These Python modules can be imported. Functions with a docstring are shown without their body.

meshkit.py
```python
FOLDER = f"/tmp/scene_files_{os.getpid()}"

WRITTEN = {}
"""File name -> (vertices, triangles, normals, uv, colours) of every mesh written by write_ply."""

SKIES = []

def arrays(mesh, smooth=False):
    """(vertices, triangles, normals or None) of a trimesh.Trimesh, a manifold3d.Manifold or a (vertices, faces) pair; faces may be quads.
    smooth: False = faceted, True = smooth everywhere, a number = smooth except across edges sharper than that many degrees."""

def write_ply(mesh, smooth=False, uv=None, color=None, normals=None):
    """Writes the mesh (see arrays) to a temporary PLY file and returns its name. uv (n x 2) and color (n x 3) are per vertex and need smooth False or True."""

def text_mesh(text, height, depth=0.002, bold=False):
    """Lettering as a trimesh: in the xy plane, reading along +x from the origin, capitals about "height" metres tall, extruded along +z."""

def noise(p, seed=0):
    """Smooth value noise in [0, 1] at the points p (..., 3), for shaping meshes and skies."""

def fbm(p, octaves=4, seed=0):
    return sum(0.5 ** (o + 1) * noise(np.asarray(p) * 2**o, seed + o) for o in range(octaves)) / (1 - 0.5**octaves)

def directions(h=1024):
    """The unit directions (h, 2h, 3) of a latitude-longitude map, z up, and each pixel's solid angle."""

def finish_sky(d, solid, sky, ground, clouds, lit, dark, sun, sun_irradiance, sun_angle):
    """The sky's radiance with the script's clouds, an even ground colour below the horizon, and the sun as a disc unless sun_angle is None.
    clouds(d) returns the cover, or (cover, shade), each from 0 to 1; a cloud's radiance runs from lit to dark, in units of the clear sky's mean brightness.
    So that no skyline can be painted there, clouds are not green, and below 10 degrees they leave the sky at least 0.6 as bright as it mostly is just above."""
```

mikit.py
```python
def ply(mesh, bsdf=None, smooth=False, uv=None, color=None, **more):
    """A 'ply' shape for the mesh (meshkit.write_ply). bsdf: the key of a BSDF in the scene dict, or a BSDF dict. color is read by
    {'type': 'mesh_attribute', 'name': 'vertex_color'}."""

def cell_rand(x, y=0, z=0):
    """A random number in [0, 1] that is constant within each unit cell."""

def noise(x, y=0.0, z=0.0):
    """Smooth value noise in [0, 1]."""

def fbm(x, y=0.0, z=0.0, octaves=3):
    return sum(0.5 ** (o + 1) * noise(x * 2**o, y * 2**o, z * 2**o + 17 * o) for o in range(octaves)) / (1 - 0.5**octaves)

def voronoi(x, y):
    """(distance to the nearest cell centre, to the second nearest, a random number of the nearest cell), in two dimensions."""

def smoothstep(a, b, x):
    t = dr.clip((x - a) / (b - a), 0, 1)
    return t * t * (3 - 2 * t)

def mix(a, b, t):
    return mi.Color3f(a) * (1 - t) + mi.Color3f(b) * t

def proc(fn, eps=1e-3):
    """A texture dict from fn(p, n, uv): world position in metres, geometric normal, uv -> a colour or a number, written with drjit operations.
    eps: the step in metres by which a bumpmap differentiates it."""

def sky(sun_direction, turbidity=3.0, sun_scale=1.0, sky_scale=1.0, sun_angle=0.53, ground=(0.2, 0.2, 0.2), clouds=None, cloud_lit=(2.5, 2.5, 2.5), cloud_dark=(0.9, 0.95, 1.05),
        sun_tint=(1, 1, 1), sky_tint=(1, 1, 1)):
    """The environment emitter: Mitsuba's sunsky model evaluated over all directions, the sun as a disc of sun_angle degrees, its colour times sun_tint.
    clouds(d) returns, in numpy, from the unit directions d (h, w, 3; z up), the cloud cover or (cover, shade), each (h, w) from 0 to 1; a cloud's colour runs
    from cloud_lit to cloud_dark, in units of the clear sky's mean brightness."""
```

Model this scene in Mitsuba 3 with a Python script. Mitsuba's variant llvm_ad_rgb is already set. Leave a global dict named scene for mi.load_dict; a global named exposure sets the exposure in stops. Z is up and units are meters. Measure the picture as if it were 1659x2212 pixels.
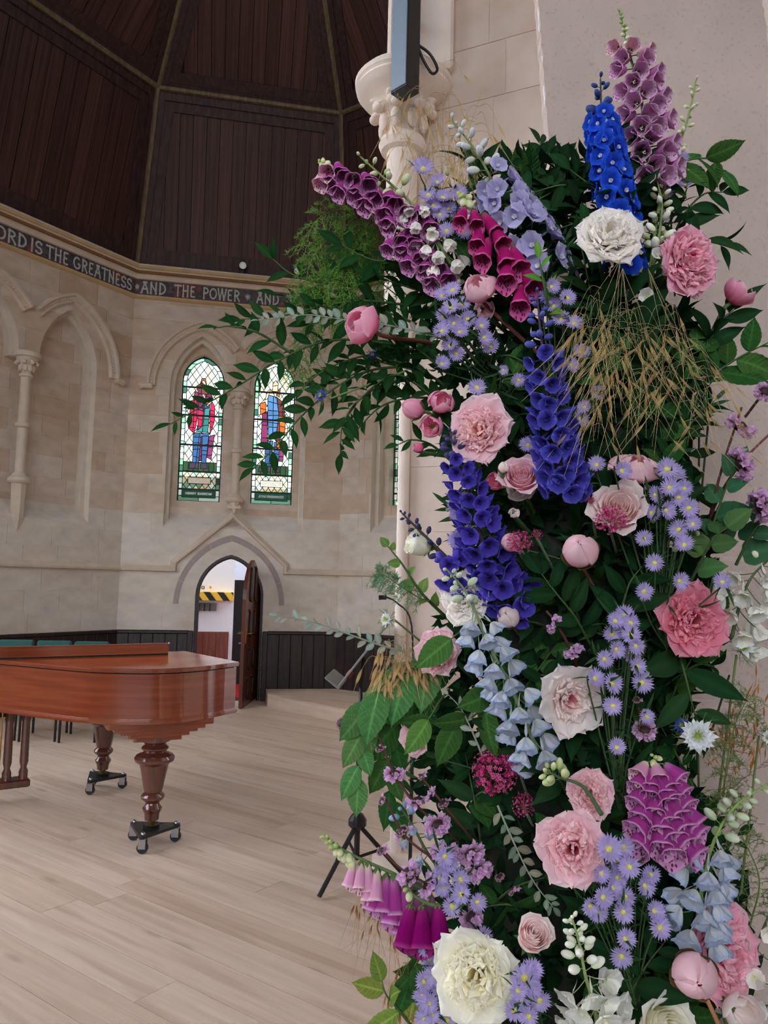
import math, numpy as np, trimesh, mitsuba as mi, drjit as dr, mikit
from shapely.geometry import Polygon, MultiPolygon, LineString, Point, box as sbox
from shapely.ops import unary_union, split as ssplit
from shapely import affinity
from mikit import noise, fbm, voronoi, cell_rand, smoothstep
T = mi.ScalarTransform4f
V3 = lambda *a: np.array(a, float)
scene, labels, _used = {}, {}, {}

# ------------------------------------------------------------------ camera, sky, exposure
W_PX, H_PX, F_PX = 1659, 2212, 1660.0
EYE, PITCH, ROLL = V3(0, 0, 1.62), math.radians(5.215), math.radians(1.335)
_f = V3(0, math.cos(PITCH), math.sin(PITCH)); _r0 = V3(1, 0, 0); _u0 = np.cross(_r0, _f)
_r = math.cos(ROLL) * _r0 + math.sin(ROLL) * _u0; _u = -math.sin(ROLL) * _r0 + math.cos(ROLL) * _u0
scene['camera'] = {'type': 'perspective', 'fov': 2 * math.degrees(math.atan(W_PX / 2 / F_PX)), 'fov_axis': 'x', 'near_clip': 0.05,
                   'to_world': T().look_at(origin=EYE.tolist(), target=(EYE + _f).tolist(), up=_u.tolist())}
scene['sky'] = mikit.sky((-0.5, -0.7, 0.75), turbidity=4.0, sun_scale=0.0, sky_scale=1.0, ground=(0.26, 0.24, 0.22),
                         clouds=lambda d: (np.full(d.shape[:2], 0.93), 0.15 * np.ones(d.shape[:2])), cloud_lit=(0.97, 1.0, 1.06), cloud_dark=(0.78, 0.82, 0.88))
exposure = 5.4

def at(px, py, Y):
    """the point of the place that stands at depth Y (metres along +y) where the photograph shows (px, py)"""
    d = _f + (px - W_PX / 2) / F_PX * _r - (py - H_PX / 2) / F_PX * _u
    return EYE + d * (Y / d[1])
def m_per_px(Y): return Y / F_PX

# ------------------------------------------------------------------ bookkeeping
def numbered(k):
    n = _used.get(k, 0); _used[k] = n + 1
    return k if n == 0 else f'{k}_{n:03d}'
def thing(name, label, cat=None, group=None, kind=None):
    k = numbered(name); d = {'label': label}
    if cat: d['category'] = cat
    if group: d['group'] = group
    if kind: d['kind'] = kind
    labels[k] = d; return k
def put(key, mesh, bsdf, smooth=False, **kw):
    scene[key] = mikit.ply(mesh, bsdf, smooth=smooth, **kw); return key
def part(parent, name, mesh, bsdf, smooth=False, label=None, kind=None, **kw):
    k = numbered(parent + '__' + name); put(k, mesh, bsdf, smooth, **kw)
    if label or kind: labels[k] = {a: b for a, b in (('label', label), ('kind', kind)) if b}
    return k

def lin(c):
    c = np.asarray(c, float) / 255.0
    return np.where(c <= 0.04045, c / 12.92, ((c + 0.055) / 1.055) ** 2.4)
RGB = lambda *c: {'type': 'rgb', 'value': lin(c).tolist()}
# a mesh's colours: u = number of a three-colour ramp + a brightness, v = the place on that ramp (0 base, 1 middle, 2 edge)
_ramps, RAMPS = {}, [[], [], []]
def ramp(a, b=None, c=None):
    b = a if b is None else b; c = b if c is None else c; k = tuple(np.round(np.concatenate([a, b, c]).astype(float), 1))
    if k not in _ramps:
        _ramps[k] = len(_ramps)
        for x in (a, b, c):
            for j, q in enumerate(lin(x)): RAMPS[j].append(float(q))
    return _ramps[k]
def uv_of(i, t, bright=0.0): t = np.asarray(t, float).reshape(-1); return np.stack([np.full(len(t), i + .5 + float(np.clip(bright, -.45, .45))), t], 1)
def ramp_fn(p, n, uv):
    i = mi.UInt32(mi.Int32(dr.floor(uv.x))); b = 1 + (uv.x - dr.floor(uv.x) - .5); t = dr.clip(uv.y, 0, 2); lo = dr.minimum(dr.floor(t), 1); w = t - lo; k = i * 3 + mi.UInt32(mi.Int32(lo)); out = []
    for ch in RAMP_TABLE: out.append(dr.lerp(dr.gather(mi.Float, ch, k), dr.gather(mi.Float, ch, k + 1), w) * b)
    return mi.Color3f(*out)
VCOL = mikit.proc(ramp_fn)
def _c3(a): return a if isinstance(a, mi.Color3f) else mi.Color3f(*[float(x) for x in a])
def mix(a, b, t): return _c3(a) * (1 - t) + _c3(b) * t
def col3(c): return mi.Color3f(*[float(x) for x in lin(c)])

# ------------------------------------------------------------------ materials
def stone_fn(p, n, uv):
    t, pale = uv.x, uv.y
    base = mix(lin((190, 166, 144)), lin((200, 184, 170)), t)
    base = mix(base, _c3(lin((205, 198, 188))), pale)
    g = fbm(p.x * 7, p.y * 7, p.z * 9, 4); st = fbm(p.x * 1.7, p.y * 1.7, p.z * 1.1 + 40, 3)
    base = base * (0.80 + 0.36 * g)
    return mix(base, base * mi.Color3f(0.80, 0.68, 0.55), 0.42 * smoothstep(0.52, 0.72, st) * (1 - 0.6 * pale))
scene['m_stone'] = {'type': 'twosided', 'b': {'type': 'principled', 'base_color': mikit.proc(stone_fn), 'roughness': 0.9, 'specular': 0.15}}
def plain_stone(tint, amp=0.25, sc=9.0):
    def fn(p, n, uv):
        return _c3(lin(tint)) * (1 - amp / 2 + amp * fbm(p.x * sc, p.y * sc, p.z * sc, 4))
    return {'type': 'twosided', 'b': {'type': 'principled', 'base_color': mikit.proc(fn), 'roughness': 0.9, 'specular': 0.15}}
scene['m_dressed'] = plain_stone((196, 180, 164))
scene['m_mortar'] = plain_stone((200, 188, 174))
scene['m_purple_stone'] = plain_stone((160, 144, 142))
scene['m_cream_stone'] = plain_stone((226, 212, 200), 0.15)
def pier_fn(p, n, uv):
    st = smoothstep(0.36, 0.60, fbm(p.x * 2.1, p.y * 2.1, p.z * 1.3, 4)) * smoothstep(3.0, 3.9, p.z)
    c = mix(lin((216, 200, 190)), lin((208, 190, 177)), uv.x) * (0.92 + 0.14 * fbm(p.x * 8, p.y * 8, p.z * 8, 3))
    return mix(c, c * mi.Color3f(0.80, 0.68, 0.54), 0.55 * st)
scene['m_pier_stone'] = {'type': 'twosided', 'b': {'type': 'principled', 'base_color': mikit.proc(pier_fn), 'roughness': 0.9, 'specular': 0.15}}
def bump_plaster(p, n, uv): return 0.6 * fbm(p.x * 160, p.y * 160, p.z * 90, 3) + 1.1 * fbm(p.x * 14, p.y * 14, p.z * 8, 3)
def plaster_fn(p, n, uv):
    k = fbm(p.x * 5, p.y * 5, p.z * 3, 4); q = smoothstep(0.60, 0.80, fbm(p.x * 150, p.y * 150, p.z * 110, 2))
    return _c3(lin((190, 172, 162))) * (0.84 + 0.30 * k) * (1 - 0.12 * q)
scene['m_plaster'] = {'type': 'twosided', 'b': {'type': 'bumpmap', 'arbitrary': mikit.proc(bump_plaster), 'scale': 0.0022,
                      'bsdf': {'type': 'principled', 'base_color': mikit.proc(plaster_fn), 'roughness': 0.85, 'specular': 0.2}}}
def plank_fn(p, n, uv):
    i = dr.floor(uv.y); r1 = cell_rand(i, 3); r2 = cell_rand(i, 7); a = uv.y - i
    g = fbm(uv.x * 1.6 + 31 * r1, a * 9 + 13 * i, 0.0, 4); fine = noise(uv.x * 9 + 5 * r2, a * 60 + i * 3)
    d, d2, w = voronoi(uv.x * 1.1 + r1 * 17, a * 0.9 + i * 5.3)
    knot = smoothstep(0.12, 0.02, d) * smoothstep(0.55, 0.7, w)
    base = mix(lin((190, 166, 148)), lin((204, 184, 168)), r1 * 0.7 + 0.3 * g)
    base = base * (0.88 + 0.16 * g + 0.08 * fine)
    base = mix(base, base * mi.Color3f(0.88, 0.84, 0.82), smoothstep(0.55, 0.75, fbm(uv.x * 0.9 + 9 * r2, a * 2.5 + i, 4.0, 3)))
    return mix(base, _c3(lin((120, 102, 92))), 0.35 * knot)
scene['m_plank'] = {'type': 'principled', 'base_color': mikit.proc(plank_fn), 'roughness': 0.5, 'specular': 0.25}
def board_fn(p, n, uv):
    i = dr.floor(uv.y); r = cell_rand(i, 5); a = uv.y - i
    g = fbm(uv.x * 1.2 + 20 * r, a * 12 + i * 7, 0.0, 4)
    return mix(lin((52, 30, 27)), lin((84, 54, 47)), 0.55 * r + 0.45 * g) * (0.6 + 0.8 * g)
scene['m_roof_board'] = {'type': 'twosided', 'b': {'type': 'principled', 'base_color': mikit.proc(board_fn), 'roughness': 0.55, 'specular': 0.3}}
def dark_wood(c0, c1, rough=0.45, cc=0.0, sc=3.0, axis='z', spec=0.4):
    def fn(p, n, uv):
        q = (p.x * 14 * sc, p.y * 14 * sc, p.z * sc) if axis == 'z' else (p.x * sc, p.y * sc, p.z * 14 * sc)
        g = fbm(*q, 4)
        return mix(lin(c0), lin(c1), smoothstep(0.25, 0.75, g))
    return {'type': 'twosided', 'b': {'type': 'principled', 'base_color': mikit.proc(fn), 'roughness': rough, 'specular': spec, 'clearcoat': cc, 'clearcoat_gloss': 0.95}}
scene['m_roof_frame'] = dark_wood((44, 26, 26), (64, 40, 37), 0.6)
scene['m_roof_rib'] = dark_wood((92, 78, 58), (118, 100, 76), 0.6)
scene['m_dado'] = dark_wood((28, 19, 19), (46, 31, 30), 0.45, 0.2)
scene['m_dado_red'] = dark_wood((96, 46, 38), (128, 66, 52), 0.4, 0.3)
scene['m_mahogany'] = dark_wood((112, 46, 20), (130, 60, 28), 0.10, 1.0, 3.0, 'xy', 1.0)
scene['m_mahogany_dark'] = dark_wood((66, 30, 20), (88, 42, 28), 0.12, 1.0, 2.0, 'z', 0.9)
scene['m_door_wood'] = dark_wood((70, 30, 22), (100, 48, 34), 0.15, 1.0, 2.0)
def simple(c, rough=0.5, metal=0.0, spec=0.4, **k):
    return {'type': 'twosided', 'b': {'type': 'principled', 'base_color': RGB(*c), 'roughness': rough, 'metallic': metal, 'specular': spec, **k}}
scene['m_black'] = simple((24, 25, 27), 0.35)
scene['m_black_void'] = simple((16, 13, 13), 0.6)
scene['m_nave_wall'] = simple((150, 140, 132), 0.9)
scene['m_white_paint'] = simple((228, 232, 240), 0.8)
scene['m_grille'] = simple((112, 128, 146), 0.32)
scene['m_cloth_green'] = simple((44, 84, 80), 0.9)
scene['m_steel'] = simple((170, 172, 176), 0.25, 1.0)
scene['m_brass'] = simple((190, 150, 80), 0.3, 1.0)
scene['m_rubber'] = simple((34, 34, 35), 0.6)
scene['m_grey_plate'] = simple((120, 120, 118), 0.5)
scene['m_yellow'] = simple((238, 190, 60), 0.6)
scene['m_navy_black'] = simple((30, 34, 38), 0.6)
scene['m_orange'] = simple((226, 140, 60), 0.6)
scene['m_red'] = simple((150, 26, 32), 0.25, 0.0, 0.5)
scene['m_lead'] = simple((26, 28, 28), 0.6)
scene['m_lens'] = simple((236, 238, 240), 0.25)
scene['m_gilt'] = plain_stone((186, 158, 118), 0.3)
scene['m_gilt_dark'] = plain_stone((128, 92, 62), 0.3)
def frieze_fn(p, n, uv):
    d, d2, w = voronoi(uv.x * 26, uv.y * 26)
    c = mix(lin((84, 76, 82)), lin((112, 74, 72)), smoothstep(0.5, 0.62, noise(uv.x * 5.0, uv.y * 3.0)))
    return c * (0.55 + 0.5 * w) * (0.75 + 0.4 * smoothstep(0.02, 0.12, d2 - d))
scene['m_frieze'] = {'type': 'twosided', 'b': {'type': 'principled', 'base_color': mikit.proc(frieze_fn), 'roughness': 0.6, 'specular': 0.2}}
scene['m_letter'] = plain_stone((176, 176, 172), 0.5, 60)
scene['m_glass'] = {'type': 'thindielectric', 'int_ior': 1.03, 'specular_transmittance': VCOL, 'specular_reflectance': {'type': 'rgb', 'value': 0.3}}
scene['m_petal'] = {'type': 'principledthin', 'base_color': VCOL, 'roughness': 0.6, 'diff_trans': 0.75, 'spec_trans': 0.0, 'eta': 1.35}
scene['m_leaf'] = {'type': 'principledthin', 'base_color': VCOL, 'roughness': 0.38, 'diff_trans': 0.45, 'spec_trans': 0.0, 'eta': 1.5}
scene['m_solid'] = {'type': 'twosided', 'b': {'type': 'principled', 'base_color': VCOL, 'roughness': 0.6, 'specular': 0.3}}
def bell_fn(deep, pale, lip):
    def fn(p, n, uv):
        inside = smoothstep(0.98, 1.02, uv.y); rim = smoothstep(0.86, 1.0, uv.y) * smoothstep(1.16, 1.0, uv.y)
        d, d2, w = voronoi(uv.x * 20, uv.y * 11)
        lower = smoothstep(0.12, 0.28, uv.x) * smoothstep(0.88, 0.72, uv.x)
        spot = smoothstep(0.38, 0.24, d) * inside * smoothstep(0.25, 0.5, w) * (0.35 + 0.65 * lower)
        c = mix(lin(pale), lin(deep), smoothstep(0.0, 0.55, uv.y))
        c = mix(c, _c3(lin(lip)), dr.maximum(rim * 0.75, inside * 0.55))
        return mix(c, _c3(lin((92, 14, 56))), 0.9 * spot)
    return {'type': 'principledthin', 'base_color': mikit.proc(fn), 'roughness': 0.55, 'diff_trans': 0.5, 'eta': 1.35}
scene['m_bell_purple'] = bell_fn((182, 70, 158), (208, 136, 188), (234, 190, 226))
scene['m_bell_mauve'] = bell_fn((206, 130, 190), (228, 182, 212), (244, 220, 238))
scene['m_bell_magenta'] = bell_fn((186, 34, 116), (212, 90, 146), (230, 130, 186))
scene['m_bell_dark'] = bell_fn((138, 16, 104), (160, 40, 120), (176, 70, 140))
scene['m_bell_pale'] = bell_fn((232, 168, 204), (240, 232, 206), (246, 228, 226))

# ------------------------------------------------------------------ mesh helpers
def cat(ms): return trimesh.util.concatenate([m for m in ms if m is not None])
def ext(poly, h):
    out = []
    for g in getattr(poly, 'geoms', [poly]):
        if g.geom_type == 'Polygon' and g.area > 1e-7: out.append(trimesh.creation.extrude_polygon(g, h, engine='earcut'))
    return cat(out) if out else None
def bx(lo, hi, bevel=0.0):
    lo, hi = np.array(lo, float), np.array(hi, float)
    if bevel <= 0:
        m = trimesh.creation.box(extents=hi - lo); m.apply_translation((lo + hi) / 2); return m
    pts = []
    for s in np.ndindex(2, 2, 2):
        c = np.where(np.array(s) == 0, lo, hi); sg = np.where(np.array(s) == 0, 1, -1)
        for k in range(3):
            p = c.copy(); 
            for j in range(3):
                if j != k: p[j] += sg[j] * bevel
            pts.append(p)
    return trimesh.convex.convex_hull(np.array(pts))
def lathe(prof, n=24):
    return trimesh.creation.revolve(np.array(prof, float), sections=n)
def tube_mesh(pts, rad, sides=5):
    p = np.asarray(pts, float); rad = np.broadcast_to(np.asarray(rad, float), (len(p),))
    t = np.gradient(p, axis=0); t /= np.linalg.norm(t, axis=1, keepdims=True) + 1e-12
    a = np.cross(t[0], [0.31, 0.2, 0.93]); 
    if np.linalg.norm(a) < 1e-3: a = np.cross(t[0], [1, 0, 0.])
    A = []
    for k in range(len(p)):
        a = a - t[k] * (a @ t[k]); a = a / (np.linalg.norm(a) + 1e-12); A.append(a)
    A = np.array(A); B = np.cross(t, A); ang = np.arange(sides) * 2 * np.pi / sides
    v = p[:, None] + rad[:, None, None] * (np.cos(ang)[None, :, None] * A[:, None] + np.sin(ang)[None, :, None] * B[:, None])
    i, j = np.meshgrid(np.arange(len(p) - 1), np.arange(sides), indexing='ij')
    q = np.stack([i * sides + j, i * sides + (j + 1) % sides, (i + 1) * sides + (j + 1) % sides, (i + 1) * sides + j], -1).reshape(-1, 4)
    v = v.reshape(-1, 3); n = len(v); v = np.vstack([v, p[0], p[-1]]); js = np.arange(sides)
    f = np.vstack([q[:, [0, 1, 2]], q[:, [0, 2, 3]], np.stack([(js + 1) % sides, js, js * 0 + n], 1), np.stack([n - sides + js, n - sides + (js + 1) % sides, js * 0 + n + 1], 1)])
    return trimesh.Trimesh(v, f, process=False)
def curve(pts, n=12):
    """Catmull-Rom through the points"""
    p = np.asarray(pts, float)
    if len(p) == 2: return p[0] + (p[1] - p[0]) * np.linspace(0, 1, n)[:, None]
    q = np.vstack([2 * p[0] - p[1], p, 2 * p[-1] - p[-2]]); s = np.linspace(0, len(p) - 1, n); i = np.minimum(s.astype(int), len(p) - 2); t = (s - i)[:, None]
    a, b, c, d = q[i], q[i + 1], q[i + 2], q[i + 3]
    return 0.5 * (2 * b + (c - a) * t + (2 * a - 5 * b + 4 * c - d) * t ** 2 + (3 * b - a - 3 * c + d) * t ** 3)
def sweep2d(path, prof, closed_ends=True):
    """a moulding: the profile [(offset to the left of the path, height)] carried along the flat path, mitred"""
    p = np.asarray(path, float); t = np.diff(p, axis=0); t /= np.linalg.norm(t, axis=1, keepdims=True)
    n = np.stack([-t[:, 1], t[:, 0]], 1); N = np.vstack([n[:1], n[:-1] + n[1:], n[-1:]])
    for k in range(1, len(p) - 1): N[k] = N[k] / (1 + n[k - 1] @ n[k])
    prof = np.asarray(prof, float); m = len(prof)
    v = np.array([[*(p[k] + N[k] * o), h] for k in range(len(p)) for o, h in prof]); f = []
    for k in range(len(p) - 1):
        for j in range(m):
            a, b = k * m + j, k * m + (j + 1) % m; f += [[a, b, b + m], [a, b + m, a + m]]
    for j in range(1, m - 1): f += [[0, j + 1, j], [(len(p) - 1) * m, (len(p) - 1) * m + j, (len(p) - 1) * m + j + 1]]
    mesh = trimesh.Trimesh(v, f, process=False); 
    if mesh.volume < 0: mesh.invert()
    return mesh
def frame(z, roll=0.0, up=(0, 0, 1)):
    z = np.asarray(z, float); z = z / np.linalg.norm(z); x = np.cross(up, z)
    if np.linalg.norm(x) < 1e-4: x = np.cross((0, 1, 0.2), z)
    x /= np.linalg.norm(x); y = np.cross(z, x); c, s = math.cos(roll), math.sin(roll)
    return np.stack([c * x + s * y, -s * x + c * y, z], 1)
def unit(v): v = np.asarray(v, float); return v / np.linalg.norm(v)
def arch(cx, hw, z0, apex, n=9):
    """points of a pointed arch from the left springing to the right"""
    rise = apex - z0; R = (hw * hw + rise * rise) / (2 * hw); a1 = math.atan2(rise, R - hw)
    a = np.linspace(0, a1, n); L = np.stack([cx - hw + R - R * np.cos(a), z0 + R * np.sin(a)], 1)
    return np.vstack([L, (np.stack([2 * cx - L[:, 0], L[:, 1]], 1))[::-1][1:]])
# ------------------------------------------------------------------ the apse: an octagon of stone walls under a boarded roof
rng = np.random.default_rng(11)
SIDE, ANG = 2.9, math.radians(11.16); C0 = V3(-3.456, 10.138); MID = SIDE / 2
def wall_axes(k):
    a = ANG - k * math.pi / 4; d = V3(math.cos(a), math.sin(a)); o = C0.copy()
    for j in range(0, k): b = ANG - j * math.pi / 4; o = o + SIDE * V3(math.cos(b), math.sin(b))
    for j in range(-1, k - 1, -1): b = ANG - j * math.pi / 4; o = o - SIDE * V3(math.cos(b), math.sin(b))
    return o, d
def wall_matrix(k):
    o, d = wall_axes(k); M = np.eye(4); M[:3, 0] = [*d, 0]; M[:3, 1] = [0, 0, 1]; M[:3, 2] = [d[1], -d[0], 0]; M[:3, 3] = [*o, 0]; return M
def on(k, mesh, depth=0.0):
    """stands a mesh drawn in the wall's own plane (x along, y up, z into the room) against wall k"""
    m = mesh.copy(); m.apply_translation([0, 0, depth]); m.apply_transform(wall_matrix(k)); return m
corner = {k: wall_axes(k)[0] for k in range(-2, 4)}
CTR = C0 + SIDE / 2 * wall_axes(0)[1] - SIDE * (1 + 2 ** .5) / 2 * V3(-math.sin(ANG), math.cos(ANG))

# floor ---------------------------------------------------------------
labels['floor'] = {'label': 'pale oiled oak plank floor', 'kind': 'structure'}
put('floor', bx((-8, -8, -0.2), (5, 13.5, -0.012)), 'm_dado')
room = Polygon([corner[k] for k in range(-2, 4)] + [(2.4, 0.6), (-4.6, 0.6)])
th = math.radians(-36.0); pd, pn = V3(math.cos(th), math.sin(th)), V3(-math.sin(th), math.cos(th))
WID, n_pl = 0.205, 0
for i in range(-4, 66):
    v0 = -0.9 + i * WID; u = -13 + rng.uniform(0, 2.2)
    while u < 8:
        L = rng.uniform(1.5, 2.3)
        q = [pd * a + pn * b for a, b in ((u + .001, v0 + .001), (u + L - .001, v0 + .001), (u + L - .001, v0 + WID - .001), (u + .001, v0 + WID - .001))]
        g = Polygon(q).intersection(room); n_pl += 1
        if g.area > 0.01 and g.geom_type == 'Polygon':
            m = ext(g, 0.012 - rng.uniform(0, 0.0008)); m.apply_translation([0, 0, -0.012])
            uv = np.stack([m.vertices[:, :2] @ pd, n_pl + np.clip((m.vertices[:, :2] @ pn - v0) / WID, 0.01, 0.99)], 1)
            part('floor', 'plank', m, 'm_plank', uv=uv)
        u += L

# walls ---------------------------------------------------------------
def blocks_into(parent, k, region, depth, zlo, zhi, pale_below, course=0.265, lens=(0.34, 0.8), bsdf='m_stone', M=None, seed=0, s0=0.0, s1=SIDE, dpale=0.75):
    r = np.random.default_rng(100 + seed); z = zlo
    while z < zhi - 0.03:
        h = min(course * r.uniform(0.88, 1.1), zhi - z); s = s0 - r.uniform(0, 0.4)
        while s < s1:
            L = r.uniform(*lens); g = sbox(s + .0015, z + .0015, s + L - .0015, z + h - .0015).intersection(region)
            if g.area > 0.004:
                m = ext(g, 0.006 + r.uniform(0, 0.0015))
                if m is not None:
                    pale = dpale if z < pale_below else (0.30 if r.random() < 0.22 else 0.04); pale = np.clip(pale + r.uniform(-.12, .12), 0, 1)
                    uv = np.tile([r.random(), pale], (len(m.vertices), 1))
                    m = on(k, m, depth - 0.002) if M is None else m.apply_translation([0, 0, depth - 0.002]).apply_transform(M)
                    part(parent, 'stone_block', m, bsdf, uv=uv)
            s += L
        z += h
NAMES = {-1: 'wall_left', 0: 'wall_back', 1: 'wall_right', -2: 'wall_side_left', 2: 'wall_side_right'}
WL = {-1: 'stone apse wall with a blind arcade and a central wall shaft', 0: 'stone apse wall with two stained glass lancets above the arched doorway', 1: 'stone apse wall partly hidden by the flowers',
      -2: 'side wall of the apse', 2: 'side wall of the apse behind the pier'}
lancets = {c: Polygon([(c - .29, 2.67), *arch(c, .29, 4.36, 4.74), (c + .29, 2.67)]) for c in (MID - .5, MID + .5)}
face_open = unary_union([sbox(MID - .93, 2.28, MID + .93, 4.235)] + [Polygon([(MID + s * .53 - .4, 4.23), *arch(MID + s * .53, .4, 4.23, 4.93), (MID + s * .53 + .4, 4.23)]) for s in (-1, 1)])
order2 = face_open.buffer(-.055, join_style=2).union(sbox(MID - .87, 2.28, MID + .87, 2.6))
door_cx = MID - .02
door_open = Polygon([(door_cx - .45, -.2), *arch(door_cx, .45, 1.38, 1.94, 12), (door_cx + .45, -.2)])
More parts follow.
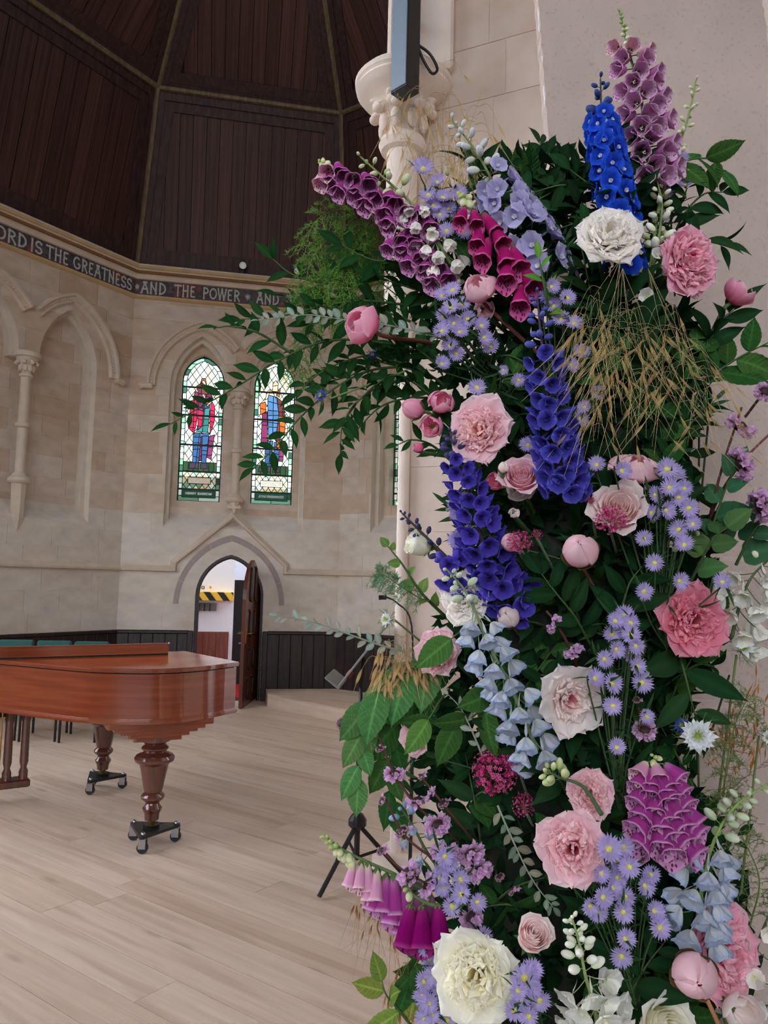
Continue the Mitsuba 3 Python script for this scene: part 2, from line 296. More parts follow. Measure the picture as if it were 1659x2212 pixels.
for k in (-2, -1, 0, 1, 2):
    nm = NAMES[k]; side_open = sbox(.35, .95, 2.55, 5.3) if k == -2 else Polygon(); labels[nm] = {'label': WL[k], 'kind': 'structure'}
    full = sbox(0, -.2, SIDE, 5.9); face = full; panel = None
    if abs(k) < 2:
        face = full.difference(face_open); mid_l = full.difference(order2); panel = full
        if k != -1: panel = panel.difference(unary_union(list(lancets.values())))
        if k == 0: face, mid_l, panel = (g.difference(door_open) for g in (face, mid_l, panel))
        put(nm, cat([on(k, ext(face, .10), -.10), on(k, ext(mid_l, .12), -.22), on(k, ext(panel, .18), -.40)]), 'm_mortar')
    else: face = full.difference(side_open); put(nm, on(k, ext(face, .35), -.35), 'm_mortar')
    region = face.intersection(sbox(0, .90, SIDE, 5.40))
    blocks_into(nm, k, region, 0, .9, 5.4, 2.26, seed=k + 5)
    if panel is not None:
        blocks_into(nm, k, panel.intersection(order2), -.22, 2.3, 4.95, 2.2, seed=k + 25, s0=.5, s1=2.4)
        sill = trimesh.Trimesh([[s, z, d] for s in (MID - .95, MID + .95) for z, d in ((2.5, -.22), (2.28, .004), (2.2, .004), (2.2, -.22))], [[0, 1, 5], [0, 5, 4], [1, 2, 6], [1, 6, 5], [2, 3, 7], [2, 7, 6], [3, 0, 4], [3, 4, 7], [0, 3, 2], [0, 2, 1], [4, 5, 6], [4, 6, 7]], process=False)
        part(nm, 'window_sill' if k != -1 else 'recess_sill', on(k, sill), 'm_stone', uv=np.tile([.7, .95], (8, 1)))
        for s in (-1, 1):   # hood moulds with their dogtooth ornament and label stops
            c = MID + s * .53; full_arc = arch(c, .70, 4.2, 5.13, 15)
            keep = full_arc[(full_arc[:, 0] <= MID + .012)] if s < 0 else full_arc[(full_arc[:, 0] >= MID - .012)]
            hood = part(nm, 'hood_mould', on(k, sweep2d(keep, [(0, 0), (0, .085), (-.03, .085), (-.045, .05), (-.085, .035), (-.105, .055), (-.12, .02), (-.12, 0)])), 'm_dressed', smooth=25)
            seg = np.diff(keep, axis=0); cum = np.r_[0, np.cumsum(np.linalg.norm(seg, axis=1))]; teeth = []
            for q in np.arange(.03, cum[-1] - .02, .042):
                j = np.searchsorted(cum, q) - 1; t = (q - cum[j]) / (cum[j + 1] - cum[j]); tt = seg[j] / np.linalg.norm(seg[j]); p = keep[j] + seg[j] * t + V3(tt[1], -tt[0]) * .062
                tooth = trimesh.creation.icosphere(0, .017); tooth.apply_scale([1, 1, 1.2]); tooth.apply_translation([*p, .042]); teeth.append(tooth)
            part(hood, 'dogtooth_ornament', on(k, cat(teeth)), 'm_dressed', kind='stuff')
            ex = keep[0] if s < 0 else keep[-1]
            stop = cat([bx((ex[0] - .06 + s * .02, ex[1] - .06, 0), (ex[0] + .1 + s * .02 - (s + 1) * .02, ex[1] + .005, .09), .012), lathe([(0, 0), (.035, .0), (.045, .03), (.02, .07), (0, .08)], 10).apply_transform(trimesh.transformations.rotation_matrix(math.pi / 2, [1, 0, 0])).apply_translation([ex[0] + s * .07, ex[1] - .0, .05])])
            part(hood, 'label_stop', on(k, stop), 'm_dressed')
    # string course
    sc_prof = [(0, 0), (0, .02), (.012, .065), (.035, .07), (.075, .018), (.09, 0)]
    zs = 1.69
    def string(p): return on(k, sweep2d(p, sc_prof))
    if k != 0: part(nm, 'string_course', string([(0, zs), (SIDE, zs)]), 'm_dressed')
    else:
        gx0, gx1 = door_cx - .735, door_cx + .755
        part(nm, 'string_course', string([(0, zs), (gx0 + .03, zs), (gx0 + .03, 1.80), (door_cx + .01, 2.425), (gx1 - .05, 1.80), (gx1 - .05, zs), (SIDE, zs)]), 'm_dressed')
        gable = Polygon([(gx0 + .05, 1.72), (gx0 + .05, 1.81), (door_cx + .01, 2.42), (gx1 - .07, 1.81), (gx1 - .07, 1.72)]).difference(door_open).difference(Polygon([*arch(door_cx, .74, 1.27, 2.21, 14)]))
        ro, ri = arch(door_cx, .735, 1.27, 2.21, 21), arch(door_cx, .66, 1.27, 2.12, 21)
        for a, b in ((0, 5), (5, 10), (10, 15), (15, 20), (20, 25), (25, 30), (30, 35), (35, 40)):
            part(nm, 'relieving_arch_stone', on(k, ext(Polygon([*ro[a:b + 1], *ri[a:b + 1][::-1]]).buffer(-.003), .012)), 'm_purple_stone')
        fin = cat([bx((-.022, 0, -.02), (.022, .15, .05), .006), bx((-.07, .06, -.01), (.07, .105, .05), .006)] + [trimesh.creation.icosphere(1, .032).apply_translation([x, y, .02]) for x, y in ((-.07, .083), (.07, .083), (0, .16))])
        part(nm, 'gable_cross', on(k, fin.apply_translation([door_cx + .01, 2.50, .02])), 'm_dressed')
    # dado boards
    spans = [(0, SIDE)] if k != 0 else [(0, .93), (1.95, SIDE)]
    dado = part(nm, 'dado', cat([on(k, bx((a, 0, 0), (b, .90, .02))) for a, b in spans]), 'm_black_void')
    part(dado, 'cap_rail', cat([on(k, bx((a, .88, 0), (b, .925, .06), .01)) for a, b in spans]), 'm_dado')
    if abs(k) < 2:
        for a, b in spans:
            e = np.linspace(a, b, max(2, int(round((b - a) / .165))) + 1)
            for x0, x1 in zip(e, e[1:]): part(dado, 'board', on(k, bx((x0 + .003, 0, .018), (x1 - .003, .88, .034), .004)), 'm_dado')
        part(dado, 'skirting', cat([on(k, bx((a, 0, 0), (b, .12, .05), .01)) for a, b in spans]), 'm_dado')

# wall shafts ----------------------------------------------------------
def wall_shaft(k, label, zb, tail):
    t = thing('wall_shaft', label, 'column'); r = .056; M = np.eye(4); M[:3, :3] = [[1, 0, 0], [0, 0, 1], [0, -1, 0]]
    def lz(prof, n=20): return lathe(prof, n)
    o, d = wall_axes(k); inn = V3(d[1], -d[0]); base = o + d * (MID - .005) - inn * .02
    put_at = lambda m: m.apply_translation([*base, 0])
    part(t, 'shaft', put_at(lz([(0, zb), (r, zb), (r, 3.96), (0, 3.96)])), 'm_dressed', smooth=40)
    part(t, 'ring', put_at(lz([(r - .01, 3.325), (.085, 3.34), (.09, 3.36), (.085, 3.385), (r - .01, 3.40)])), 'm_dressed', smooth=40)
    part(t, 'base', put_at(lz([(r, zb + .04), (.075, zb + .03), (.085, zb), (.125, zb - .03), (.13, zb - .06), (.11, zb - .085), (0, zb - .09)])), 'm_dressed', smooth=40)
    cap = part(t, 'capital', put_at(lz([(r - .005, 3.93), (.08, 3.945), (.08, 3.965), (r, 3.98), (.075, 4.06), (.115, 4.14), (.12, 4.165), (.15, 4.175), (.155, 4.205), (.14, 4.235), (0, 4.24)])), 'm_dressed', smooth=40)
    for j in range(8):
        a = j * math.pi / 4 + .2; lf = trimesh.creation.icosphere(2, 1.0); lf.apply_scale([.022, .034, .05]); lf.apply_translation([.075, 0, 4.05])
        cu = trimesh.creation.icosphere(2, .028).apply_translation([.112, 0, 4.105]); m = cat([lf, cu]); m.apply_transform(trimesh.transformations.rotation_matrix(a, [0, 0, 1]))
        part(cap, 'leaf', put_at(m), 'm_dressed', smooth=True)
    part(t, 'corbel', put_at(lathe([(0, tail), (.02, tail), (.075, tail + .16), (.085, zb - .085), (0, zb - .085)], 8)), 'm_dressed')
wall_shaft(-1, 'slender stone shaft with leafy capital between the two blind arches, on a pointed corbel', 2.76, 2.1)
wall_shaft(0, 'slender stone shaft with carved capital between the two figure lancets above the door gable', 2.74, 2.45)
wall_shaft(1, 'stone wall shaft on the right apse wall, hidden by the pier', 2.76, 2.1)

# cornice and the lettered frieze ---------------------------------------
ring = [corner[k] for k in range(-2, 4)]
labels['trim_1'] = {'label': 'moulded and gilded stone cornice running around the apse under the roof', 'kind': 'structure'}
put('trim_1', sweep2d(ring, [(0, 5.645), (-.05, 5.645), (-.06, 5.67), (-.07, 5.69), (-.09, 5.70), (-.09, 5.72), (-.11, 5.74), (-.13, 5.78), (-.14, 5.80), (-.14, 5.82), (0, 5.84)]), 'm_dressed')
part('trim_1', 'gilt_fillet', sweep2d(ring, [(-.085, 5.700), (-.108, 5.704), (-.118, 5.735), (-.10, 5.74)]), 'm_gilt_dark')
part('trim_1', 'gilt_roll', sweep2d(ring, [(-.115, 5.755), (-.138, 5.765), (-.15, 5.79), (-.13, 5.80)]), 'm_gilt')
part('trim_1', 'lower_moulding', sweep2d(ring, [(0, 5.375), (-.03, 5.385), (-.05, 5.40), (-.05, 5.42), (-.03, 5.432), (0, 5.432)]), 'm_gilt')
labels['trim_2'] = {'label': 'dark mosaic frieze with silvery capital letters', 'kind': 'structure'}
fr = []
for k in range(-2, 3):
    m = ext(sbox(0, 5.43, SIDE, 5.65), .012); uv = m.vertices[:, :2] + [k * 5.0, 0]; fr.append((on(k, m), uv))
put('trim_2', cat([a for a, _ in fr]), 'm_frieze', uv=np.vstack([u for _, u in fr]))
def glyph(ch):
    """an uncial-flavoured capital one unit high as a shape, with its width"""
    A_ = lambda cx, cy, rx, ry, a0, a1: [(cx + rx * math.cos(math.radians(a)), cy + ry * math.sin(math.radians(a))) for a in np.linspace(a0, a1, 14)]
    S = {'I': ([[(.15, 0), (.15, 1)]], .3), 'T': ([[(.35, 0), (.35, 1)], [(0, .97), (.7, .97)]], .7), 'H': ([[(.12, 0), (.12, 1)], [(.62, 0), (.62, 1)], [(.12, .52), (.62, .52)]], .74),
         'E': ([[(.12, 0), (.12, 1)], [(.12, .97), (.55, .97)], [(.12, .52), (.46, .52)], [(.12, .03), (.58, .03)]], .62), 'A': ([[(.02, 0), (.34, 1)], [(.66, 0), (.34, 1)], [(.12, .36), (.56, .36)], [(.2, .99), (.48, .99)]], .68),
         'N': ([[(.12, 0), (.12, 1)], [(.12, .85), (.62, .2)], [(.62, 0), (.62, 1)]], .74), 'D': ([[(.12, 0), (.12, 1)], [(.12, .97)] + A_(.2, .5, .44, .47, 88, -88) + [(.12, .03)]], .7),
         'O': ([A_(.4, .5, .37, .47, 0, 360)], .8), 'R': ([[(.12, 0), (.12, 1)], [(.12, .97)] + A_(.26, .74, .3, .23, 90, -90) + [(.12, .51)], [(.3, .5), (.64, 0)]], .68), 'P': ([[(.12, 0), (.12, 1)], [(.12, .97)] + A_(.26, .72, .32, .25, 90, -90) + [(.12, .47)]], .64),
         'W': ([[(0, 1), (.24, 0)], [(.24, 0), (.46, 1)], [(.46, 1), (.7, 0)], [(.7, 0), (.94, 1)]], .94), 'G': ([A_(.42, .5, .38, .47, 50, 325) + [(.72, .45), (.5, .45)]], .82),
         'S': ([A_(.3, .735, .25, .235, 30, 270) + A_(.3, .265, .27, .235, 90, -150)], .6), '+': ([[(.1, .3), (.5, .7)], [(.1, .7), (.5, .3)], [(.3, .2), (.3, .8)], [(.02, .5), (.58, .5)]], .6)}[ch]
    out = []
    for st in S[0]:
        out.append(LineString(st).buffer(.075 if ch != '+' else .04, cap_style=2))
        if ch not in '+OGE': out += [Point(p).buffer(.10, 4) for p in (st[0], st[-1])]
    return unary_union(out), S[1]
def lettering(k, text, s0, s1):
    gs = [glyph(c) for c in text]; tot = sum(w for _, w in gs) + .16 * (len(gs) - 1); sx = (s1 - s0) / tot; x = s0
    for g, w in gs:
        part('trim_2', 'letter', on(k, ext(affinity.translate(affinity.scale(g, sx, .15, origin=(0, 0)), x, 5.465), .004), .012), 'm_letter'); x += (w + .16) * sx
for a in ((-1, 'ORD', .94, 1.32), (-1, 'IS', 1.37, 1.52), (-1, 'THE', 1.58, 1.88), (-1, 'GREATNESS', 1.95, 2.83), (0, '+', .0, .06), (0, 'AND', .085, .405), (0, 'THE', .525, .80), (0, 'POWER', .90, 1.40), (0, '+', 1.47, 1.55), (0, 'AND', 1.635, 1.94), (0, 'T', 2.06, 2.16)): lettering(*a)

# boarded roof ----------------------------------------------------------
labels['ceiling'] = {'label': 'dark boarded timber roof of the apse in two tiers', 'kind': 'structure'}
def ringpt(k, t, z): c = corner[k]; dd = unit(CTR - c); p = c + dd * t; return V3(p[0], p[1], z)
TIERS = [(0.0, 5.84, .55, 8.08), (.55, 8.08, 2.6, 10.1)]
back = []
for ti, (t0, z0, t1, z1) in enumerate(TIERS):
    for k in range(-2, 3):
        a, b, c, d = ringpt(k, t0, z0), ringpt(k + 1, t0, z0), ringpt(k + 1, t1, z1), ringpt(k, t1, z1)
        o = (a + b) / 2; ex = unit(b - a); ey = unit((c + d) / 2 - o); ez = np.cross(ex, ey); M = np.eye(4); M[:3, 0], M[:3, 1], M[:3, 2], M[:3, 3] = ex, ey, ez, o
        hw0, hw1, h = np.linalg.norm(b - a) / 2, np.linalg.norm(c - d) / 2, np.linalg.norm((c + d) / 2 - o)
        trap = Polygon([(-hw0, 0), (hw0, 0), (hw1, h), (-hw1, h)]); xw = lambda y, g: (hw0 + (hw1 - hw0) * y / h) - g
        inner = Polygon([(-xw(.24, .24), .24), (xw(.24, .24), .24), (xw(h - .26, .24), h - .26), (-xw(h - .26, .24), h - .26)])
        outer2 = Polygon([(-xw(.10, .12), .10), (xw(.10, .12), .10), (xw(h - .13, .12), h - .13), (-xw(h - .13, .12), h - .13)])
        sg = 1 if ez @ np.append(CTR - o[:2], 0) > 0 else -1
        def stand(m, lo): 
            m.apply_translation([0, 0, lo]); return m.apply_transform(M)
        back.append(stand(ext(trap, .05), -.05 - .03 if sg > 0 else .03))
        L = lambda lo, hgt: lo if sg > 0 else -lo - hgt
        part('ceiling', 'panel_frame', cat([stand(ext(trap.difference(outer2), .05), L(-.02, .05)), stand(ext(outer2.difference(inner), .03), L(-.02, .03))]), 'm_roof_frame')
        n = 0
        for x in np.arange(-hw0, hw0, .175):
            g = sbox(x + .004, 0, x + .171, h).intersection(inner)
            if g.area > .004:
                m = ext(g, .02 + .004 * (n % 2)); n += 1
                uv = np.stack([m.vertices[:, 1], n + 40 * (k + 3) + 400 * ti + np.clip((m.vertices[:, 0] - x) / .175, .02, .98)], 1)
                part('ceiling', 'board', stand(m, L(-.03, .02)), 'm_roof_board', uv=uv)
put('ceiling', cat(back + [bx((CTR[0] - 3, CTR[1] - 3, 10.08), (CTR[0] + 3, CTR[1] + 3, 10.2))]), 'm_black_void')
for k in range(-1, 3):
    for t0, z0, t1, z1 in TIERS:
        a, b = ringpt(k, t0 + .05, z0), ringpt(k, t1 + .05, z1); part('ceiling', 'rib', tube_mesh([a, b], .034, 6), 'm_roof_rib')
for k in range(-2, 3): part('ceiling', 'ring_beam', tube_mesh([ringpt(k, .60, 8.08), ringpt(k + 1, .60, 8.08)], .036, 6), 'm_roof_rib')
labels['ceiling_nave'] = {'label': 'flat ceiling of the nave behind the camera', 'kind': 'structure'}
put('ceiling_nave', bx((-6.8, -9, 9.0), (5, 5.2, 9.2)), 'm_nave_wall')
labels['wall_nave_left'] = {'label': 'left side wall of the nave beyond the frame', 'kind': 'structure'}
put('wall_nave_left', cat([bx((-6.8, -9, 0), (-6.5, 0.2, 9)), bx((-6.8, .2, 0), (-6.5, 5.2, 1.6))]), 'm_nave_wall')
labels['wall_nave_back'] = {'label': 'low end wall of the nave under its great window', 'kind': 'structure'}
put('wall_nave_back', bx((-6.8, -9.3, 0), (3.6, -9.0, 2.6)), 'm_nave_wall')
labels['wall_nave_right'] = {'label': 'side wall of the nave beyond the frame', 'kind': 'structure'}
put('wall_nave_right', bx((3.4, -9, 0), (3.6, 6, 9)), 'm_nave_wall')

# stained glass -----------------------------------------------------------
def col(*c): return lin(c)
GLASSC = dict(white=(214, 236, 214), green=(120, 168, 132), dgreen=(44, 84, 62), crimson=(178, 32, 62), plum=(104, 42, 72), blue=(46, 74, 110), steel=(66, 104, 140), teal=(48, 104, 98), flesh=(238, 176, 128), beard=(236, 232, 214), orange=(206, 84, 34), brown=(92, 48, 44), grass=(38, 60, 36), boots=(58, 48, 62), cream=(226, 214, 160), scroll=(232, 206, 164), hair=(132, 78, 48))
def figure(kind):
    """the standing figure as coloured regions in the light's own frame: x -1..1 of the inner width, y 0..1 of the height"""
    if kind == 'red':
        return [('brown', [(-.42, .86), (-.1, .9), (.2, .86), (.3, .78), (-.3, .78)]), ('flesh', [(-.16, .80), (.12, .80), (.14, .90), (-.02, .93), (-.16, .90)]), ('hair', [(-.2, .89), (.18, .89), (.1, .945), (-.12, .945)]), ('beard', [(-.12, .80), (.1, .80), (.02, .74)]),
                ('crimson', [(-.72, .70), (-.36, .72), (-.30, .5), (-.44, .36), (-.82, .42)]), ('plum', [(-.5, .80), (.0, .78), (.04, .60), (-.36, .62), (-.6, .70)]), ('crimson', [(-.3, .66), (.1, .66), (.0, .44), (-.22, .40)]), ('flesh', [(-.62, .66), (-.36, .70), (-.34, .66), (-.5, .64)]),
                ('flesh', [(.14, .70), (.5, .76), (.56, .70), (.3, .65)]), ('plum', [(.1, .80), (.48, .80), (.6, .74), (.14, .72)]), ('crimson', [(.52, .72), (.74, .66), (.76, .5), (.52, .36), (.46, .56)]), ('teal', [(-.12, .62), (.44, .64), (.4, .38), (-.3, .38)]), ('blue', [(.02, .68), (.44, .68), (.44, .62), (.02, .62)]),
                ('blue', [(-.5, .37), (.0, .37), (-.08, .06), (-.46, .06)]), ('blue', [(.06, .37), (.46, .37), (.36, .06), (.08, .06)]), ('plum', [(.48, .34), (.8, .36), (.66, .1), (.4, .12)]), ('boots', [(-.62, .06), (-.1, .06), (-.1, .0), (-.66, .0)]), ('boots', [(.06, .06), (.42, .06), (.46, .0), (.04, .0)]), ('plum', [(-.08, .34), (.06, .34), (.06, .08), (-.06, .08)])]
    return [('flesh', [(-.16, .86), (.18, .86), (.2, .945), (.02, .98), (-.14, .945)]), ('beard', [(-.14, .86), (.16, .86), (.06, .79)]), ('hair', [(.18, .88), (.34, .9), (.3, .80), (.12, .82)]), ('flesh', [(-.62, .76), (-.42, .78), (-.3, .88), (-.46, .86)]), ('orange', [(-.92, .72), (-.56, .74), (-.52, .64), (-.84, .6)]),
            ('steel', [(-.44, .82), (.12, .80), (.3, .62), (.16, .36), (-.28, .34), (-.4, .6)]), ('plum', [(-.74, .62), (-.44, .64), (-.34, .3), (-.76, .28)]), ('brown', [(.14, .80), (.6, .74), (.66, .6), (.32, .6)]), ('orange', [(.34, .6), (.74, .62), (.7, .42), (.42, .36)]), ('brown', [(.18, .56), (.38, .58), (.44, .30), (.16, .34)]), ('flesh', [(.66, .46), (.9, .48), (.86, .40), (.7, .40)]), ('orange', [(.2, .34), (.56, .36), (.5, .24), (.24, .26)]),
            ('blue', [(-.5, .33), (.0, .33), (-.08, .06), (-.46, .06)]), ('blue', [(.06, .32), (.42, .32), (.36, .06), (.08, .06)]), ('plum', [(.46, .3), (.74, .34), (.66, .12), (.42, .12)]), ('boots', [(-.8, .05), (-.1, .06), (-.1, .0), (-.86, .0)]), ('boots', [(.06, .06), (.42, .06), (.46, .0), (.04, .0)])]
def stained(key, k, cx, kind, words, label, simple_only=False):
    labels[key] = {'label': label, 'kind': 'structure'}; r = np.random.default_rng(len(label)); hw, z0, zs_, za = .29, 2.67, 4.36, 4.74
    shape = Polygon([(cx - hw, z0), *arch(cx, hw, zs_, za, 12), (cx + hw, z0)]); pieces = []
    b1, b2 = shape.buffer(-.012, join_style=2), shape.buffer(-.062, join_style=2); border = b1.difference(b2)
    for z in np.arange(z0, za, .085):   # the border of small quarries
        for s0, s1 in ((cx - 1, cx), (cx, cx + 1)):
            g = border.intersection(sbox(s0, z, s1, z + .085))
            for q in getattr(g, 'geoms', [g]): pieces.append((q, 'white' if r.random() < .55 else ('green' if r.random() < .7 else 'dgreen')))
    zi = z0 + .075; text_band = b2.intersection(sbox(cx - 1, z0, cx + 1, z0 + .17)); name_band = b2.intersection(sbox(cx - 1, z0 + .18, cx + 1, z0 + .42)); ground = b2.intersection(sbox(cx - 1, z0 + .43, cx + 1, z0 + .56)); upper = b2.intersection(sbox(cx - 1, z0 + .43, cx + 1, za))
    scroll = sbox(cx - .155, z0 + .255, cx + .155, z0 + .345)
    def diamonds(reg, sx, sz, cs):
        for i in range(-8, 9):
            for j in range(-40, 60):
                x, z = cx + (i + (j % 2) * .5) * sx, z0 + j * sz / 2; g = Polygon([(x, z - sz / 2), (x + sx / 2, z), (x, z + sz / 2), (x - sx / 2, z)]).intersection(reg)
                for q in getattr(g, 'geoms', [g]):
                    if q.geom_type == 'Polygon' and q.area > 3e-5: pieces.append((q, cs[r.integers(len(cs))]))
    regs, taken = [], Polygon()
    if not simple_only:
        fz0, fh, fw = z0 + .47, 1.36, .225
        for c, pts in figure(kind):
            g = Polygon([(cx + x * fw, fz0 + y * fh) for x, y in pts]).buffer(0).intersection(upper).difference(taken.buffer(.001)); taken = taken.union(g); regs.append((g, c))
        for g, c in regs:     # each region cut into pieces by a few leads
            (x0, y0, x1, y1) = g.bounds if not g.is_empty else (0, 0, 0, 0); cuts = []
            for z in np.arange(y0 + .07, y1 - .03, .095): zz = z + r.uniform(-.02, .02); cuts.append(LineString([(x0 - .1, zz + r.uniform(-.05, .05)), (x1 + .1, zz + r.uniform(-.05, .05))]))
            if x1 - x0 > .11: xx = (x0 + x1) / 2 + r.uniform(-.02, .02); cuts.append(LineString([(xx + r.uniform(-.03, .03), y0 - .1), (xx + r.uniform(-.03, .03), y1 + .1)]))
            ps = [q for q in getattr(g, 'geoms', [g]) if q.geom_type == 'Polygon']
            for cu in cuts: ps = [h for q in ps for h in getattr(ssplit(q, cu), 'geoms', [q])]
            pieces += [(q, c) for q in ps if q.area > 3e-5]
    diamonds(upper.difference(ground).difference(taken), .105, .15, ['white', 'white', 'white', 'cream']); diamonds(name_band.difference(scroll), .085, .12, ['cream', 'white', 'green', 'cream'])
    for q in getattr(ground.difference(taken), 'geoms', [ground.difference(taken)]):
        for x in np.arange(cx - .3, cx + .3, .07):
            for h in getattr(q.intersection(sbox(x, z0, x + .07, za)), 'geoms', [q.intersection(sbox(x, z0, x + .07, za))]):
                if h.area > 5e-5: pieces.append((h, 'grass'))
    pieces.append((scroll, 'scroll')); pieces.append((text_band, 'dgreen'))
    bars = unary_union([sbox(cx - hw, z - .008, cx + hw, z + .008) for z in (z0 + .175, z0 + .425, z0 + .80, z0 + 1.22, z0 + 1.62)]).intersection(shape)
    glass, depth = [], -.33
    for g, c in pieces:
        g = g.difference(bars) if c not in ('dgreen',) else g
        for q in getattr(g, 'geoms', [g]):
            if q.geom_type != 'Polygon': continue
            q = q.buffer(-.0045, join_style=2)
            for h in getattr(q, 'geoms', [q]):
                if h.geom_type == 'Polygon' and h.area > 2e-5:
                    v, f = trimesh.creation.triangulate_polygon(h, engine='earcut'); m = trimesh.Trimesh(np.c_[v, np.zeros(len(v))], f, process=False)
                    glass.append(h)
                    part(key, 'glass_pane', on(k, m, depth), 'm_glass', uv=uv_of(ramp(GLASSC[c]), np.zeros(len(v)), r.uniform(-.45, -.15)))
    put(key, on(k, ext(shape.difference(unary_union(glass)).buffer(0), .008), depth - .004), 'm_lead')
    if words:
        import meshkit
        for w, h, z, bs in ((words[0], .045, z0 + .278, 'm_mahogany_dark'), (words[1], .034, z0 + .10, 'm_lens')):
            m = meshkit.text_mesh(w, h, .002, True); wd = m.bounds[1][0] - m.bounds[0][0]; m.apply_translation([-m.bounds[0][0] - wd / 2, 0, 0]); m.apply_scale([min(1, .36 / wd) if h < .04 else min(1, .27 / wd), 1, 1]); m.apply_translation([cx, z, 0])
            part(key, 'lettering', on(k, m, depth + .006), bs)
stained('window_1', 0, MID - .5, 'red', ('BARROW', 'HENRY BARROW'), 'stained glass lancet with a figure in a crimson cloak, left of the wall shaft')
stained('window_2', 0, MID + .5, 'blue', ('GREENWOOD', 'JOHN GREENWOOD'), 'stained glass lancet with a bearded figure in blue and orange, right of the wall shaft')
stained('window_3', 1, MID - .5, 'blue', None, 'stained glass lancet on the right apse wall, seen as a sliver beside the pier', True)
stained('window_4', 1, MID + .5, 'red', None, 'stained glass lancet on the right apse wall, hidden by the pier', True)

# doorway, door and the vestry behind ------------------------------------------
path = np.vstack([[(door_cx - .45, 0)], arch(door_cx, .45, 1.38, 1.94, 12), [(door_cx + .45, 0)]])
labels['door_frame_1'] = {'label': 'dark pointed door frame of the arched doorway', 'kind': 'structure'}
put('door_frame_1', on(0, sweep2d(path, [(0.0, -.16), (0.0, .005), (-.035, .005), (-.05, -.05), (-.05, -.16)])), 'm_dado')
part('door_frame_1', 'post', on(0, bx((1.885, 0, 0), (1.955, .92, .07), .008)), 'm_dado'); part('door_frame_1', 'post', on(0, bx((.90, 0, 0), (.975, .92, .07), .008)), 'm_dado')
labels['door_1'] = {'label': 'varnished arched door standing open inwards with black iron straps', 'kind': 'structure'}
leaf_shape = Polygon([(0, .01), *(np.array([(door_cx + .40, 1.38)]) * 0 + [(0, 1.36)]), *(arch(.40, .40, 1.36, 1.87, 12)), (.80, .01)])
def door_put(m):   # hinge at the right jamb, opened inwards
    m = m.copy(); a = math.radians(76); m.apply_transform(trimesh.transformations.rotation_matrix(math.pi, [0, 1, 0])); m.apply_transform(trimesh.transformations.rotation_matrix(a, [0, 1, 0])); m.apply_translation([door_cx + .40, 0, -.10]); return on(0, m)
if door_put(ext(leaf_shape, .045)).vertices[:, 1].mean() < 10.4: pass
put('door_1', door_put(ext(leaf_shape, .045)), 'm_door_wood')
for zc0, zc1 in ((1.33, 1.78), (.88, 1.22), (.46, .74), (.1, .36)):
    for x in (.28, .56):
        for zz in (.05, -.008): part('door_1', 'iron_strap', door_put(cat([tube_mesh(curve([(x - .05, zc0, zz), (x + .01, zc0 + .03, zz), (x, (zc0 + zc1) / 2, zz), (x - .012, zc1 - .03, zz), (x + .045, zc1, zz)], 14), .013, 6)])), 'm_black')
part('door_1', 'handle', door_put(cat([bx((.70, .80, .045), (.75, 1.02, .055), .003), tube_mesh([(.72, .93, .05), (.72, .93, .10)], .009, 6), tube_mesh([(.72, .93, .10), (.60, .93, .10)], .009, 6)])), 'm_brass')
part('door_1', 'handle', door_put(cat([bx((.70, .80, -.012), (.75, 1.02, 0), .003), tube_mesh([(.72, .93, 0), (.72, .93, -.055)], .009, 6), tube_mesh([(.72, .93, -.055), (.60, .93, -.055)], .009, 6)])), 'm_brass')
labels['wall_vestry'] = {'label': 'white painted walls of the room behind the arched doorway', 'kind': 'structure'}
def vx(lo, hi, b=0.0): return on(0, bx(lo, hi, b))
put('wall_vestry', cat([vx((-.6, -.1, -1.75), (1.47, 3.2, -1.62)), vx((1.44, -.1, -3.0), (1.50, 3.2, -1.62)), vx((1.44, -.1, -2.9), (3.4, 3.2, -2.8)), vx((-.7, -.1, -1.75), (-.6, 3.2, -.4)), vx((3.3, -.1, -2.9), (3.4, 3.2, -.4))]), 'm_white_paint')
part('wall_vestry', 'dado', vx((-.6, 0, -1.62), (1.44, .80, -1.59)), 'm_dado_red')
for x in np.arange(.3, 1.4, .19): part('wall_vestry', 'dado_board', vx((x + .003, 0, -1.6), (x + .187, .79, -1.575), .004), 'm_dado_red')
labels['floor_vestry'] = {'label': 'floor of the room behind the doorway', 'kind': 'structure'}
put('floor_vestry', vx((-.7, -.1, -2.9), (3.4, -.004, -.3)), 'm_red')
labels['door_2'] = {'label': 'black inner door beyond the arched doorway', 'kind': 'structure'}
put('door_2', vx((1.49, 0, -1.78), (2.3, 1.60, -1.70), .004), 'm_black_void'); part('door_2', 'handle', on(0, tube_mesh([(1.60, .62, -1.69), (1.68, .62, -1.66)], .012, 6)), 'm_steel')
t = thing('hazard_beam', 'low beam with yellow and black hazard stripes seen through the arched doorway', 'beam')
part(t, 'beam', vx((.2, 1.28, -1.62), (1.49, 1.41, -1.45), .004), 'm_yellow')
for i in range(6):
    x = .42 + i * .205; part(t, 'stripe', on(0, ext(Polygon([(x, 1.41), (x + .10, 1.41), (x + .20, 1.28), (x + .10, 1.28)]).intersection(sbox(.2, 1.28, 1.485, 1.41)), .003), -1.4505), 'm_navy_black')
t = thing('coat_rack', 'dark coat rack with hooks on the white wall under the hazard beam', 'coat rack')
part(t, 'board', vx((.6, 1.12, -1.615), (1.24, 1.24, -1.58), .005), 'm_grey_plate')
for x in np.arange(.66, 1.22, .08): part(t, 'hook', on(0, tube_mesh(curve([(x, 1.22, -1.585), (x, 1.20, -1.50), (x, 1.13, -1.50), (x, 1.13, -1.55)], 8), .012, 5)), 'm_black')
t = thing('warning_sign', 'small white sign with an orange warning triangle above the hazard beam', 'sign')
